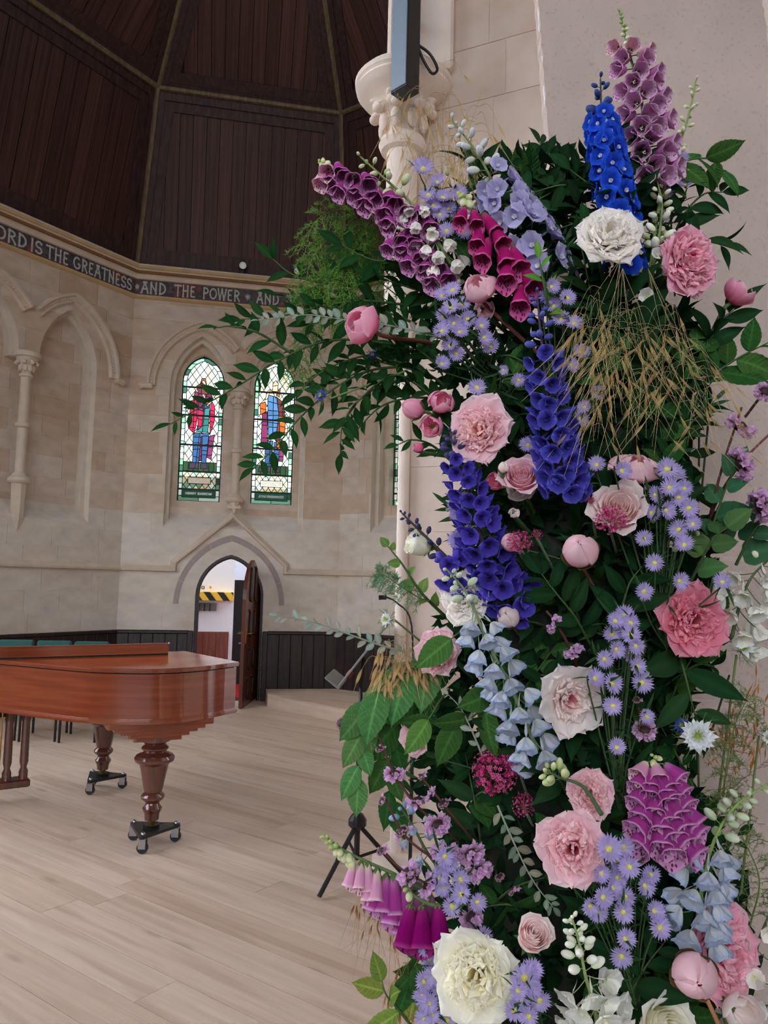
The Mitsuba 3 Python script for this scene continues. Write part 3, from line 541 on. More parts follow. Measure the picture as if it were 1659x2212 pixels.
part(t, 'plate', vx((1.10, 1.44, -1.62), (1.17, 1.53, -1.612)), 'm_lens'); part(t, 'triangle', on(0, ext(Polygon([(1.11, 1.46), (1.16, 1.46), (1.135, 1.51)]), .002), -1.611), 'm_orange')
t = thing('light_switch', 'small dark switch plate left of the warning sign', 'switch')
part(t, 'plate', vx((1.0, 1.45, -1.62), (1.045, 1.495, -1.608), .004), 'm_black'); part(t, 'rocker', vx((1.012, 1.46, -1.61), (1.033, 1.485, -1.603), .002), 'm_lens')

# platform along the right of the apse -----------------------------------------
o0, d0 = wall_axes(0); pl_pts = [o0 + d0 * 1.97 + V3(d0[1], -d0[0]) * .06, V3(-1.42, 10.02), V3(.25, 8.36), V3(1.5, 7.3), V3(2.2, 7.0), corner[2] + V3(-.05, -.05), corner[1] + V3(0, -.08)]
labels['platform'] = {'label': 'low oak platform against the right apse wall', 'kind': 'structure'}
g = Polygon(pl_pts).buffer(0); put('platform', ext(g, .14), 'm_dado')
for i in range(0, 18):
    v0 = 4.6 + i * WID; q = sbox(-9, v0 + .001, 9, v0 + WID - .001); q = affinity.rotate(q, -36, origin=(0, 0)).intersection(g.buffer(.015))
    if q.area > .01:
        m = ext(q, .02).apply_translation([0, 0, .14]); part('platform', 'plank', m, 'm_plank', uv=np.stack([m.vertices[:, :2] @ pd + i * 3.3, 500 + i + np.clip((m.vertices[:, :2] @ pn - v0) / WID, .01, .99)], 1))
for a, b in zip(pl_pts[:3], pl_pts[1:4]):
    n = unit(V3((b - a)[1], -(b - a)[0])); m = ext(Polygon([a, b, b + n * .014, a + n * .014]).buffer(0), .14); part('platform', 'riser', m, 'm_plank', uv=np.stack([m.vertices[:, :2] @ unit(b - a), 600.3 + m.vertices[:, 2] * 3], 1))

# the pier of the chancel arch with its capital --------------------------------------------
labels['wall_chancel'] = {'label': 'pale stone wall of the chancel arch behind the flowers', 'kind': 'structure'}
P0, E0 = V3(.11, 4.50), unit(V3(.906, -.423)); MP = np.eye(4); MP[:3, 0] = [*E0, 0]; MP[:3, 1] = [0, 0, 1]; MP[:3, 2] = [E0[1], -E0[0], 0]; MP[:3, 3] = [*P0, 0]
put('wall_chancel', ext(sbox(0, 0, 3.0, 8.9), .5).apply_translation([0, 0, -.5]).apply_transform(MP), 'm_cream_stone')
blocks_into('wall_chancel', 0, sbox(.03, .13, 2.4, 7.2), 0, .13, 7.2, 0, course=.36, lens=(.5, .95), bsdf='m_pier_stone', M=MP, seed=77, s0=.03, s1=2.4)
part('wall_chancel', 'plinth', ext(sbox(-.09, 0, 3.0, .12), .62).apply_translation([0, 0, -.5]).apply_transform(MP), 'm_cream_stone')
t = thing('arch_respond', 'cream stone respond with a big round leaf capital at the edge of the dark roof', 'column')
def pz(m): return m.apply_translation([P0[0] + .0, P0[1] - .045, 0])
part(t, 'corner_roll', pz(lathe([(0, .12), (.034, .12), (.034, 3.1), (0, 3.1)], 16)), 'm_cream_stone', smooth=40)
def pc(m): return m.apply_scale([1.07, 1.07, 1]).apply_translation([.06, 4.42, 0])
part(t, 'shaft', pc(lathe([(0, 3.0), (.03, 3.05), (.085, 3.3), (.088, 4.22), (0, 4.22)], 24)), 'm_cream_stone', smooth=40)
cap = part(t, 'capital', pc(lathe([(.08, 4.185), (.12, 4.20), (.135, 4.24), (.12, 4.275), (.095, 4.29), (.10, 4.36), (.14, 4.46), (.17, 4.50), (.235, 4.53), (.268, 4.575), (.262, 4.59), (.275, 4.605), (.277, 4.63), (.25, 4.66), (0, 4.68)], 48)), 'm_cream_stone', smooth=35)
for j in range(8):
    a = j * math.pi / 4 - .35; ms = []
    for r0, z0, sx, sy, sz in ((.145, 4.45, .042, .048, .03), (.165, 4.425, .028, .036, .024), (.12, 4.36, .026, .03, .06), (.15, 4.48, .05, .03, .022)):
        ms.append(trimesh.creation.icosphere(2, 1.0).apply_scale([sx, sy, sz]).apply_translation([r0, (.022 if len(ms) == 1 else -.016 if len(ms) == 3 else 0), z0]))
    part(cap, 'carved_leaf', pc(cat(ms).apply_transform(trimesh.transformations.rotation_matrix(a, [0, 0, 1]))), 'm_cream_stone', smooth=True)
part(t, 'springer', cat([bx((-.045, 4.30, 4.68), (.35, 4.75, 8.9), .02)]), 'm_cream_stone')
t = thing('column_speaker', 'dark column loudspeaker hanging in front of the carved capital', 'speaker')
sp = bx((-.052, -.062, 0), (.052, .062, 1.5), .004); ROT = trimesh.transformations.rotation_matrix(math.radians(46), [0, 0, 1])
def ps(m): return m.apply_transform(ROT).apply_translation([.062, 4.06, 4.335])
part(t, 'cabinet', ps(sp), 'm_black'); part(t, 'grille', ps(bx((-.058, -.056, .012), (-.050, .056, 1.49), .002)), 'm_grille')
part(t, 'bracket', cat([bx((.06, 4.08, 4.9), (.12, 4.5, 4.95))]), 'm_black')
part(t, 'cable', tube_mesh(curve([(.13, 4.1, 4.66), (.20, 4.12, 4.62), (.245, 4.13, 4.54), (.215, 4.13, 4.51), (.165, 4.12, 4.58), (.13, 4.10, 4.65)], 24), .008, 6), 'm_black', smooth=True)

# near board and moulded plinth that the flowers stand against ------------------------------------
YB = 1.97
def bz(px, py): p = at(px, py, YB); return (p[0], p[2])
t = thing('backing_board', 'rough pinkish plaster board with torn edges standing behind the flower column', 'board')
le = [bz(*q) for q in ((1126, -330), (1146, -180), (1163, 0), (1172, 120), (1185, 310))]; re_ = [bz(*q) for q in ((1590, -330), (1620, -180), (1646, 0), (1662, 110), (1690, 340))]
jag = np.random.default_rng(3); dens = lambda L: [tuple(np.array(p) + [jag.uniform(-.0025, .0025), 0]) for a, b in zip(L, L[1:]) for p in [np.array(a) + (np.array(b) - a) * s for s in np.linspace(0, 1, 12)[:-1]]] + [L[-1]]
gb = Polygon(dens(le) + [(.46, 1.7045), (1.25, 1.7045)] + dens(re_)[::-1])
M = np.eye(4); M[:3, :3] = [[1, 0, 0], [0, 0, -1], [0, 1, 0]]; M[1, 3] = YB
M2 = M.copy(); M2[1, 3] = YB + .05
part(t, 'face', ext(gb, .05).apply_transform(M2), 'm_plaster')
part(t, 'torn_edge', cat([tube_mesh(np.array([(p[0] + .001, YB + .012, p[1]) for p in dens(le)[14:40]]), .0022, 5)]), 'm_lens')
t = thing('pier_plinth', 'pink stone moulded plinth at the right edge behind the lower flowers', 'plinth')
pp = lambda m: m
part(t, 'upper_moulding', cat([bx((.50, 1.93, 1.30), (1.9, 2.2, 1.705), .012), bx((.50, 1.90, 1.30), (1.9, 2.2, 1.665), .012)]), 'm_plaster')
part(t, 'ledge', bx((.48, 1.86, 1.0), (1.9, 2.2, 1.355), .015), 'm_plaster'); part(t, 'block', bx((.46, 1.83, 0), (1.9, 2.25, 1.315), .015), 'm_plaster')
# ------------------------------------------------------------------ piano
def spline_closed(pts): return pts
t = thing('grand_piano', 'polished mahogany grand piano on turned legs with castor dollies', 'piano')
cs = V3(-.93, 5.04); pu, pv = unit(V3(-.62, .785)), unit(V3(-.785, -.62))
tail = curve([(-.985, 4.95), (-1.085, 4.775), (-1.225, 4.63), (-1.407, 4.56), (-1.682, 4.57), (-1.96, 4.68), (-2.37, 4.87), (-2.75, 5.06), (-3.05, 5.32), (-3.25, 5.62)], 48)
back_pts = [cs + pu * 1.78 + pv * 1.50, cs + pu * 1.78, cs]
outline = Polygon([*tail, *back_pts]); 
def slab(poly, z0, z1): return ext(poly, z1 - z0).apply_translation([0, 0, z0])
def rounded_slab(poly, z0, z1, bulge, n=4):
    ms = []
    for i in range(n):
        a0, a1 = (i + .5) / n * math.pi, 0; w = bulge * math.sin(a0) - bulge; ms.append(slab(poly.buffer(w, join_style=1), z0 + (z1 - z0) * i / n, z0 + (z1 - z0) * (i + 1) / n))
    return cat(ms)
part(t, 'case', slab(outline, .785, 1.05), 'm_mahogany', smooth=20)
part(t, 'lower_moulding', rounded_slab(outline.buffer(.016), .762, .79, .012, 5), 'm_mahogany', smooth=30)
front_half = Polygon([cs - pu * 1.5 - pv * 1, cs - pu * 1.5 + pv * 3, cs + pu * .84 + pv * 3, cs + pu * .84 - pv * 1])
part(t, 'lid', rounded_slab(outline.buffer(.02).intersection(front_half), 1.058, 1.084, .008, 5), 'm_mahogany', smooth=30)
part(t, 'lid_gap', slab(outline.buffer(-.012), 1.04, 1.06), 'm_black_void')
fa, fb = cs + pu * .62 + pv * .20, cs + pu * .76 + pv * 1.42; fn_ = unit(V3(-(fb - fa)[1], (fb - fa)[0])); fn_ = fn_ if fn_ @ pu > 0 else -fn_
part(t, 'folded_lid_flap', rounded_slab(Polygon([fa, fb, fb + fn_ * .03, fa + fn_ * .03]), 1.094, 1.163, .004, 4), 'm_mahogany'); part(t, 'flap_hinge', slab(Polygon([fa + fn_ * .012, fb + fn_ * .012, fb + fn_ * .024, fa + fn_ * .024]), 1.082, 1.10), 'm_black_void')
part(t, 'hinge_pin', trimesh.creation.icosphere(1, .008).apply_translation([fa[0], fa[1], 1.163]), 'm_steel')
kn = at(4, 1455, 4.93); part(t, 'lid_knob', lathe([(0, 0), (.012, 0), (.014, .015), (.03, .022), (.034, .035), (.02, .05), (0, .052)], 16).apply_transform(trimesh.transformations.rotation_matrix(math.pi / 2, [1, 0, 0])).apply_translation([-2.45, 4.905, .985]), 'm_mahogany_dark', smooth=40)
LEG = [(0, .15), (.04, .15), (.045, .19), (.052, .2), (.058, .22), (.045, .235), (.04, .25), (.05, .262), (.066, .275), (.07, .29), (.062, .305), (.05, .315), (.056, .33), (.084, .475), (.092, .485), (.115, .50), (.12, .518), (.11, .535), (.085, .545), (.07, .552), (.065, .56), (.08, .572), (.082, .58), (.068, .592), (.058, .60), (.07, .612), (.088, .62), (.088, .645), (0, .645)]
def dolly(parent, x, y, rot):
    d = part(parent, 'dolly', None or ext(Polygon([(.155 * math.cos(a), .155 * math.sin(a)) for a in (0, 2.094, 4.189)]).buffer(.02).difference(Polygon([(.085 * math.cos(a), .085 * math.sin(a)) for a in (.4, 1.7, 1.05)]).buffer(.004)), .018).apply_translation([0, 0, .088]).apply_transform(trimesh.transformations.rotation_matrix(rot, [0, 0, 1])).apply_translation([x, y, 0]), 'm_black')
    part(d, 'cup', lathe([(0, .075), (.03, .075), (.045, .10), (.05, .125), (.04, .125), (.0, .12)], 14).apply_translation([x, y, 0]), 'm_black')
    for a in (0, 2.094, 4.189):
        cx, cy = x + .15 * math.cos(a + rot), y + .15 * math.sin(a + rot)
        part(d, 'castor_wheel', trimesh.creation.cylinder(.032, .024, sections=18).apply_transform(trimesh.transformations.rotation_matrix(math.pi / 2, [1, 0, 0])).apply_translation([cx, cy, .033]), 'm_rubber')
        part(d, 'castor_fork', cat([bx((-.022, -.022, .03), (.022, -.016, .085)), bx((-.022, .016, .03), (.022, .022, .085)), bx((-.024, -.024, .078), (.024, .024, .09), .004), trimesh.creation.icosphere(1, .014).apply_translation([0, 0, .11])]).apply_translation([cx, cy, 0]), 'm_steel')
for (x, y), rr in (((-1.37, 4.83), .5), ((-2.10, 6.02), .3), ((-3.05, 5.55), .9)):
    lg = part(t, 'leg', lathe(LEG, 32).apply_translation([x, y, 0]), 'm_mahogany_dark', smooth=35)
    part(lg, 'ferrule', lathe([(0, .118), (.02, .118), (.026, .15), (0, .15)], 14).apply_translation([x, y, 0]), 'm_brass', smooth=40)
    dolly(lg, x, y, rr)
brk = [(.30, .73, .765), (.255, .705, .735), (.215, .685, .71), (.17, .66, .69), (.13, .632, .665)]
for x, y in ((-2.10, 6.02), (-3.05, 5.55)): part(t, 'leg_block', bx((x - .11, y - .11, .63), (x + .11, y + .11, .765), .012), 'm_mahogany_dark')
ax = unit(V3(.88, .47))
def rect_at(x, y, hu, hv): b = V3(-ax[1], ax[0]); c = V3(x, y); return Polygon([c + ax * hu + b * hv, c - ax * hu + b * hv, c - ax * hu - b * hv, c + ax * hu - b * hv])
for i, (w, z0, z1) in enumerate(brk): part(t, 'leg_block', slab(rect_at(-1.37, 4.83, w, min(w * .55, .16)).buffer(.012), z0, z1), 'm_mahogany')
ly = V3(-2.72, 5.60); lyre = part(t, 'pedal_lyre', cat([bx((ly[0] - .23, ly[1] - .07, .10), (ly[0] + .23, ly[1] + .07, .155), .01)]).apply_transform(trimesh.transformations.rotation_matrix(.60, [0, 0, 1], [*ly, 0])), 'm_mahogany_dark')
for s in (-.19, -.08, .08, .19):
    x, y = ly + unit(V3(.83, .56)) * s; part(lyre, 'pillar', lathe([(0, .15), (.03, .15), (.032, .2), (.02, .23), (.03, .27), (.026, .55), (.034, .58), (.022, .61), (.03, .65), (.03, .74), (0, .74)], 16).apply_translation([x, y, 0]), 'm_mahogany_dark', smooth=40)
for s in (-.03, .03): x, y = ly + unit(V3(.83, .56)) * s; part(lyre, 'rod', tube_mesh([(x, y, .13), (x, y, .76)], .005, 6), 'm_brass')
part(lyre, 'head', bx((ly[0] - .25, ly[1] - .09, .70), (ly[0] + .25, ly[1] + .09, .765), .01).apply_transform(trimesh.transformations.rotation_matrix(.60, [0, 0, 1], [*ly, 0])), 'm_black_void')
part(t, 'keybed', slab(Polygon([cs + pu * 1.3 + pv * .1, cs + pu * 1.3 + pv * 1.4, cs + pu * 1.74 + pv * 1.4, cs + pu * 1.74 + pv * .1]), .74, .79), 'm_black_void')

# ------------------------------------------------------------------ green chairs behind the piano
def chair(px, label):
    t = thing('chair', label, 'chair', 'green chairs in a row behind the piano'); p = at(px, 1390, 8.05); R = trimesh.transformations.rotation_matrix(math.radians(8), [0, 0, 1]); 
    g = lambda m: m.apply_transform(R).apply_translation([p[0], p[1], 0])
    part(t, 'backrest', g(bx((-.172, -.02, .52), (.172, .025, .94), .018)), 'm_cloth_green'); part(t, 'seat', g(bx((-.18, -.42, .42), (.18, 0, .475), .02)), 'm_cloth_green')
    for x in (-.165, .165):
        part(t, 'leg', g(tube_mesh([(x, .02, 0), (x, .01, .55)], .012, 6)), 'm_black'); part(t, 'leg', g(tube_mesh([(x, -.42, 0), (x, -.40, .43)], .012, 6)), 'm_black')
chair(36, 'green upholstered chair back showing above the piano, leftmost of three'); chair(118, 'green upholstered chair back above the piano, middle of three'); chair(199, 'green upholstered chair back above the piano, nearest the arched door')

# ------------------------------------------------------------------ music stand, spotlights
t = thing('music_stand', 'black tripod music stand with a tilted desk, half hidden by the flowers', 'music stand'); b = V3(-.105, 4.32)
part(t, 'pole', tube_mesh([(b[0], b[1], .12), (b[0], b[1], .95)], .016, 8), 'm_black'); part(t, 'hub', lathe([(0, .28), (.03, .28), (.05, .30), (.05, .33), (.03, .36), (0, .36)], 12).apply_translation([*b, 0]), 'm_black')
for a in (math.radians(233), math.radians(353), math.radians(113)):
    e = b + .30 * V3(math.cos(a), math.sin(a)); part(t, 'leg', tube_mesh([(*b, .31), (e[0], e[1], .016)], .013, 6), 'm_black')
    m_ = b + .13 * V3(math.cos(a), math.sin(a)); part(t, 'brace', tube_mesh([(*b, .13), (m_[0], m_[1], .18)], .008, 5), 'm_black')
d0_, d1_ = at(737, 1476, 4.3), at(836, 1350, 4.3); dn = unit(d1_ - d0_); wd = unit((d0_ + d1_) / 2 - V3(.02, 0, 1.66)); perp = unit(np.cross(dn, wd))
M = np.eye(4); M[:3, 0], M[:3, 1], M[:3, 2], M[:3, 3] = dn, perp, np.cross(dn, perp), d0_; Ld = np.linalg.norm(d1_ - d0_)
part(t, 'desk', bx((0, -.006, -.24), (Ld, .006, .24), .003).apply_transform(M), 'm_grey_plate'); part(t, 'ledge', bx((-.004, -.012, -.24), (.008, .085, .24), .003).apply_transform(M), 'm_grey_plate')
part(t, 'clip', bx((.02, -.02, -.25), (.06, .012, -.236), .003).apply_transform(M), 'm_red')
part(t, 'neck', tube_mesh(curve([(b[0], b[1], .95), (b[0] + .0, b[1] + .02, 1.05), tuple((d0_ + d1_) / 2 + V3(0, .02, -.02))], 8), .012, 6), 'm_black')
t = thing('gooseneck_microphone', 'thin black gooseneck microphone in front of the far wall, above the music stand', 'microphone')
mp = [at(818, 1291, 4.3), at(835, 1290, 4.3), at(858, 1303, 4.3), at(888, 1345, 4.28), at(893, 1500, 4.25)]
part(t, 'neck', tube_mesh(curve(mp[1:], 14), .005, 5), 'm_black'); part(t, 'capsule', tube_mesh([mp[0], mp[1]], .013, 8), 'm_black'); part(t, 'stand', tube_mesh([mp[-1], (mp[-1][0], mp[-1][1], .01)], .01, 6), 'm_black'); part(t, 'base', trimesh.creation.cylinder(.07, .02, sections=20).apply_translation([mp[-1][0], mp[-1][1], .01]), 'm_black')
for s, lab in ((1.425, 'small round white spotlight on the cornice, clear of the leaves'), (2.18, 'small spotlight on the cornice half hidden by hanging leaves')):
    t = thing('spotlight', lab, 'spotlight'); o, d = wall_axes(0); inn = V3(d[1], -d[0]); c = o + d * s + inn * .10
    part(t, 'housing', lathe([(0, -.06), (.05, -.05), (.062, 0), (.062, .05), (.055, .055), (0, .05)], 18).apply_transform(trimesh.transformations.rotation_matrix(math.pi / 2, [1, 0, 0])).apply_transform(trimesh.transformations.rotation_matrix(ANG, [0, 0, 1])).apply_translation([c[0], c[1], 5.93]), 'm_black', smooth=40)
    part(t, 'lens', trimesh.creation.icosphere(3, 1).apply_scale([.052, .02, .052]).apply_transform(trimesh.transformations.rotation_matrix(ANG, [0, 0, 1])).apply_translation([c[0] + inn[0] * .05, c[1] + inn[1] * .05, 5.93]), 'm_lens', smooth=True)
    part(t, 'foot', cat([bx((c[0] - .03, c[1] - .03, 5.82), (c[0] + .03, c[1] + .03, 5.88), .004)]), 'm_black')
# ------------------------------------------------------------------ flowers and leaves: builders
FR = np.random.default_rng(5)
def grid_faces(nv, nu):
    i, j = np.meshgrid(np.arange(nv - 1), np.arange(nu - 1), indexing='ij'); a = (i * nu + j).ravel()
    return np.vstack([np.stack([a, a + 1, a + nu + 1], 1), np.stack([a, a + nu + 1, a + nu], 1)])
_GF = {}
def gf(nv, nu):
    if (nv, nu) not in _GF: _GF[nv, nu] = grid_faces(nv, nu)
    return _GF[nv, nu]
def sheet(path, width, nv, nu, rho=None, frill=0.0, freq=2.0, notch=0.0, r=FR, power=2.0):
    """a petal: the path [(r, z)] from base to tip in its own radial plane, width(v), cross-section bent to radius rho(v); returns points (nv, nu, 3)"""
    v = np.linspace(0, 1, nv); u = np.linspace(-1, 1, nu); p = np.asarray(path, float)
    s = np.linspace(0, 1, len(p)); R = np.interp(v, s, p[:, 0]); Z = np.interp(v, s, p[:, 1])
    ph = r.uniform(0, 6.28, 4); e = 1 + notch * (.5 * np.sin(freq * 2.3 * u + ph[0]) + .5 * np.sin(freq * 4.1 * u + ph[1]) - .5)   # ragged tip
    dv = np.clip(v[:, None] ** 3 * (e[None] - 1) - .15 * v[:, None] ** 4 * u[None] ** 2, -1, 1)
    dR, dZ = np.gradient(R, v), np.gradient(Z, v); w = width(v)[:, None] * u[None]
    RR = R[:, None] + dR[:, None] * dv * .5; ZZ = Z[:, None] + dZ[:, None] * dv * .5
    nrm = np.stack([-dZ, dR], 1); nrm /= np.linalg.norm(nrm, axis=1, keepdims=True) + 1e-9          # towards the axis
    rh = (np.full(nv, 1e3) if rho is None else rho(v, R))[:, None]
    lift = rh * (1 - np.cos(np.clip(w / rh, -1.9, 1.9))); lat = rh * np.sin(np.clip(w / rh, -1.9, 1.9))
    fr = frill * (v[:, None] ** power) * (np.sin(freq * 3.1 * u[None] + ph[2] + 1.5 * v[:, None]) * .6 + np.sin(freq * 5.3 * u[None] + ph[3]) * .4)
    off = lift + fr
    return np.stack([RR + nrm[:, :1] * off, lat, ZZ + nrm[:, 1:] * off], -1)
def bendpath(L, a0, a1, r0=0.0, z0=0.0, n=10, p=1.0):
    """a path leaving the axis at angle a0 (from the axis) and ending at a1"""
    s = np.linspace(0, 1, n); a = a0 + (a1 - a0) * s ** p; d = L / (n - 1)
    return np.stack([r0 + np.r_[0, np.cumsum(np.sin(a[:-1]) * d)], z0 + np.r_[0, np.cumsum(np.cos(a[:-1]) * d)]], 1)
def obovate(W, base=.18, peak=.62):
    def w(v):
        a = base + (1 - base) * np.sin(np.clip(v / peak, 0, 1) * np.pi / 2); b = np.sqrt(np.clip(1 - np.clip((v - peak) / (1 - peak), 0, 1) ** 2.4, 0.02, 1)); return W * a * b
    return w
def lance(W, p=.8, q=1.0):
    return lambda v: W * np.maximum(np.sin(np.pi * np.clip(v, 0, 1) ** p), 0.0) ** q + W * .02
def shade(P, base, tip, edge=None, jitter=.05, p=1.0, r=FR):
    nv, nu = P.shape[:2]; v = np.linspace(0, 1, nv)[:, None] ** p * np.ones((1, nu)); u = np.abs(np.linspace(-1, 1, nu))[None, :]
    if edge is not None: k = np.clip(np.maximum(v ** 3, .7 * u ** 4), 0, 1); v = v * (1 - k) + 2 * k
    return uv_of(ramp(base, tip, edge), v, r.uniform(-jitter, jitter))
def rotz(a): c, s = math.cos(a), math.sin(a); return np.array([[c, -s, 0], [s, c, 0], [0, 0, 1.0]])
def joinsheets(items):
    """[(P, colour)] -> one mesh"""
    V, F, Cc, n = [], [], [], 0
    for P, c in items:
        V.append(P.reshape(-1, 3)); F.append(gf(*P.shape[:2]) + n); Cc.append(c); n += P.shape[0] * P.shape[1]
    return (np.vstack(V), np.vstack(F)), np.vstack(Cc)
class Place:
    """where a flower stands: centre, facing, size"""
    def __init__(s, c, face, roll=0.0): s.c, s.R = np.asarray(c, float), frame(face, roll)
    def __call__(s, P): return P @ s.R.T + s.c
def addsheet(parent, name, P, color, pl, bsdf='m_petal', **k):
    return part(parent, name, (pl(P.reshape(-1, 3)), gf(*P.shape[:2])), bsdf, smooth=True, uv=color, **k)
def addmesh(parent, name, m, c, pl=None, bsdf='m_solid', smooth=True, **k):
    v = np.array(m.vertices); c = np.asarray(c); cc = uv_of(ramp(c), np.zeros(len(v))) if c.ndim == 1 else c
    return part(parent, name, (pl(v) if pl else v, np.array(m.faces)), bsdf, smooth=smooth, uv=cc, **k)
GREEN, STEMG, REDSTEM = (74, 106, 58), (86, 118, 66), (112, 66, 56)
def stem(parent, pts, r0=.004, r1=.003, c=STEMG, n=12, sides=6, name='stem'):
    p = curve(pts, n); return addmesh(parent, name, tube_mesh(p, np.linspace(r0, r1, n), sides), c)

# palettes: base, tip, edge of guard petals, then of the inner petals
PAL = dict(white=((250, 240, 214), (252, 248, 242), (254, 250, 246), (250, 236, 206), (253, 247, 238), (254, 252, 248)),
           cream=((244, 238, 196), (252, 250, 234), (253, 252, 244), (240, 234, 180), (252, 248, 222), (254, 252, 240)),
           pink=((226, 92, 140), (246, 168, 196), (252, 208, 224), (214, 66, 122), (244, 146, 182), (253, 214, 226)),
           deep=((206, 72, 110), (238, 122, 160), (246, 160, 190), (196, 56, 94), (234, 110, 146), (248, 168, 192)),
           salmon=((216, 90, 110), (236, 132, 158), (246, 176, 194), (204, 66, 92), (236, 128, 150), (248, 178, 194)),
           blush=((248, 214, 206), (252, 232, 230), (254, 242, 240), (248, 200, 186), (251, 222, 216), (254, 240, 236)),
           pale=((240, 176, 190), (248, 206, 216), (252, 226, 232), (232, 140, 160), (246, 194, 202), (252, 226, 228)),
           bluewhite=((236, 224, 216), (248, 238, 234), (252, 246, 244), (240, 206, 190), (249, 232, 224), (252, 244, 240)))
def peony(px, py, rp, face, pal, label, Y, seed, open_=1.0, n_guard=12, n_in=52, frill=1.0, core=None, roll=0.0, cat_='peony', stem_to=None, group=None, dome=1.0, guard_len=1.0, stemc=STEMG):
    r = np.random.default_rng(seed); R = rp * 1.12 * m_per_px(Y); t = thing('peony', label, cat_, group); pl = Place(at(px, py, Y) - unit(face) * R * .35, face, roll); C = PAL[pal]
    for i in range(n_guard):
        a = i * 2.39996 + r.uniform(-.2, .2); lay = i / n_guard; a1 = (1.25 + .45 * lay) * open_ + r.uniform(-.12, .12)
        P = sheet(bendpath(R * (1.02 + .08 * lay) * guard_len * r.uniform(.92, 1.06), .55 * open_, a1, .04 * R, -.22 * R, p=.8), obovate(R * r.uniform(.36, .50), .18, .66), 11, 11, lambda v, rr: R * (1.0 + 0 * v), .06 * R * frill, r.uniform(1.4, 2.3), .10, r)
        addsheet(t, 'guard_petal', P @ rotz(a).T, shade(P, C[0], C[1], C[2], r=r), pl)
    n_in = int(n_in * 1.75)
    for i in range(n_in):
        q = (i + .5) / n_in; pol = math.acos(1 - q * (1 - math.cos(1.32 * open_))) + r.uniform(-.08, .08); a = i * 2.39996 + r.uniform(-.3, .3)
        L = R * (.74 + .18 * r.random()) * (dome if pol < .5 else 1); w = R * r.uniform(.15, .29) * (.75 + .4 * q)
        P = sheet(bendpath(L, pol * .75, pol * 1.0 + r.uniform(-.1, .35), R * .02, -.15 * R, p=1.6), obovate(w * 1.15, .28, .72), 9, 11, lambda v, rr: R * (.42 + 0 * v) * r.choice([1, 1, -1.4]), .062 * R * frill, r.uniform(1.2, 2.3), .20 * frill, r, 1.5)
        cb, ct, ce = C[3], C[4], C[5]
        if core and pol < .45: cb, ct = core, tuple((np.array(core) + np.array(C[4])) / 2)
        addsheet(t, 'petal', P @ rotz(a).T, shade(P, cb, ct, ce, .07, r=r), pl)
    calyx(t, pl, R, -.24 * R)
    if stem_to is not None: stem(t, [pl(V3(0, 0, -.26 * R)), pl(V3(0, 0, -.9 * R)), stem_to], .0045, .005, stemc)
    return t
def calyx(t, pl, R, z, c=(78, 110, 60), n=5, scale=.5, name='sepal'):
    for i in range(n):
        P = sheet(bendpath(R * scale, 1.2, 1.7, .02 * R, z), lance(R * .16, .6), 6, 5, None); addsheet(t, name, P @ rotz(i * 2 * math.pi / n + .3).T, shade(P, c, c, None), pl, 'm_leaf')
def bowl(px, py, rp, face, pal, label, Y, seed, n=9, close=.5, cat_='peony', stem_to=None, name='peony', roll=0.0, tall=1.15, group=None, stemc=STEMG, sepal=(92, 112, 66)):
    """a half-open cup of overlapping broad petals"""
    r = np.random.default_rng(seed); R = rp * m_per_px(Y); t = thing(name, label, cat_, group); pl = Place(at(px, py, Y) - unit(face) * R * .5, face, roll); C = PAL[pal]
    for i in range(n):
        lay = 1 - i / n; a = i * 2.39996; out = (.55 + .45 * lay); h = R * tall * (1 - .10 * lay)
        top = out * (1 - close) + .10 * close + r.uniform(-.05, .05)
        path = np.array([(.05, -.2), (.45, -.12), (.82, .18), (.95, .5), (.5 + .45 * top / max(out, .3), .8), (top, 1.0)]) * [R * out, h]
        P = sheet(curve(path, 12), obovate(R * .80 * out, .3, .55), 9, 9, lambda v, rr: np.maximum(rr * 1.15, R * .25), .03 * R, 1.6, .10, r)
        addsheet(t, 'petal', P @ rotz(a).T, shade(P, C[0], C[1], C[2], .05, r=r), pl)
    calyx(t, pl, R, -.2 * R, sepal)
    if stem_to is not None: stem(t, [pl(V3(0, 0, -.2 * R)), pl(V3(0, 0, -.9 * R)), stem_to], .004, .005, stemc)
    return t
def bud(px, py, rp, face, pal, label, Y, seed, cat_='peony bud', stem_to=None, roll=0.0, name='peony_bud', streak=None, stemc=STEMG, long=1.15, group=None):
    r = np.random.default_rng(seed); R = rp * m_per_px(Y); t = thing(name, label, cat_, group); pl = Place(at(px, py, Y), face, roll); C = PAL[pal]
    for i in range(8):
        k = 1 - .045 * i; hh = R * long; path = np.array([(.1, -1), (.75, -.72), (1.0, -.1), (.82, .5), (.40, .90), (.12 if i < 4 else .01, 1.02)]) * [R * k, hh * (1 - .02 * i)]
        P = sheet(curve(path, 12), obovate(R * (.95 if i < 5 else .8), .45, .45), 10, 9, lambda v, rr: np.maximum(rr * 1.02, R * .2), .02 * R, 1.6, .14, r)
        addsheet(t, 'petal', P @ rotz(i * 2.2 + r.uniform(-.2, .2)).T, shade(P, streak or C[0], C[1], C[2], .08, .6, r=r), pl)
    for i in range(4):
        P = sheet(np.array([(.1, -1.08), (.7, -.8), (1.06, -.25), (1.1, .05)]) * [R, R * long], lance(R * .55, .6), 6, 5, lambda v, rr: np.maximum(rr, .3 * R)); addsheet(t, 'sepal', P @ rotz(i * 1.57 + .4).T, shade(P, (96, 112, 62), (128, 96, 70)), pl, 'm_leaf')
    if stem_to is not None: stem(t, [pl(V3(0, 0, -R * long)), pl(V3(0, 0, -2.2 * R)), stem_to], .0035, .0045, stemc)
    return t
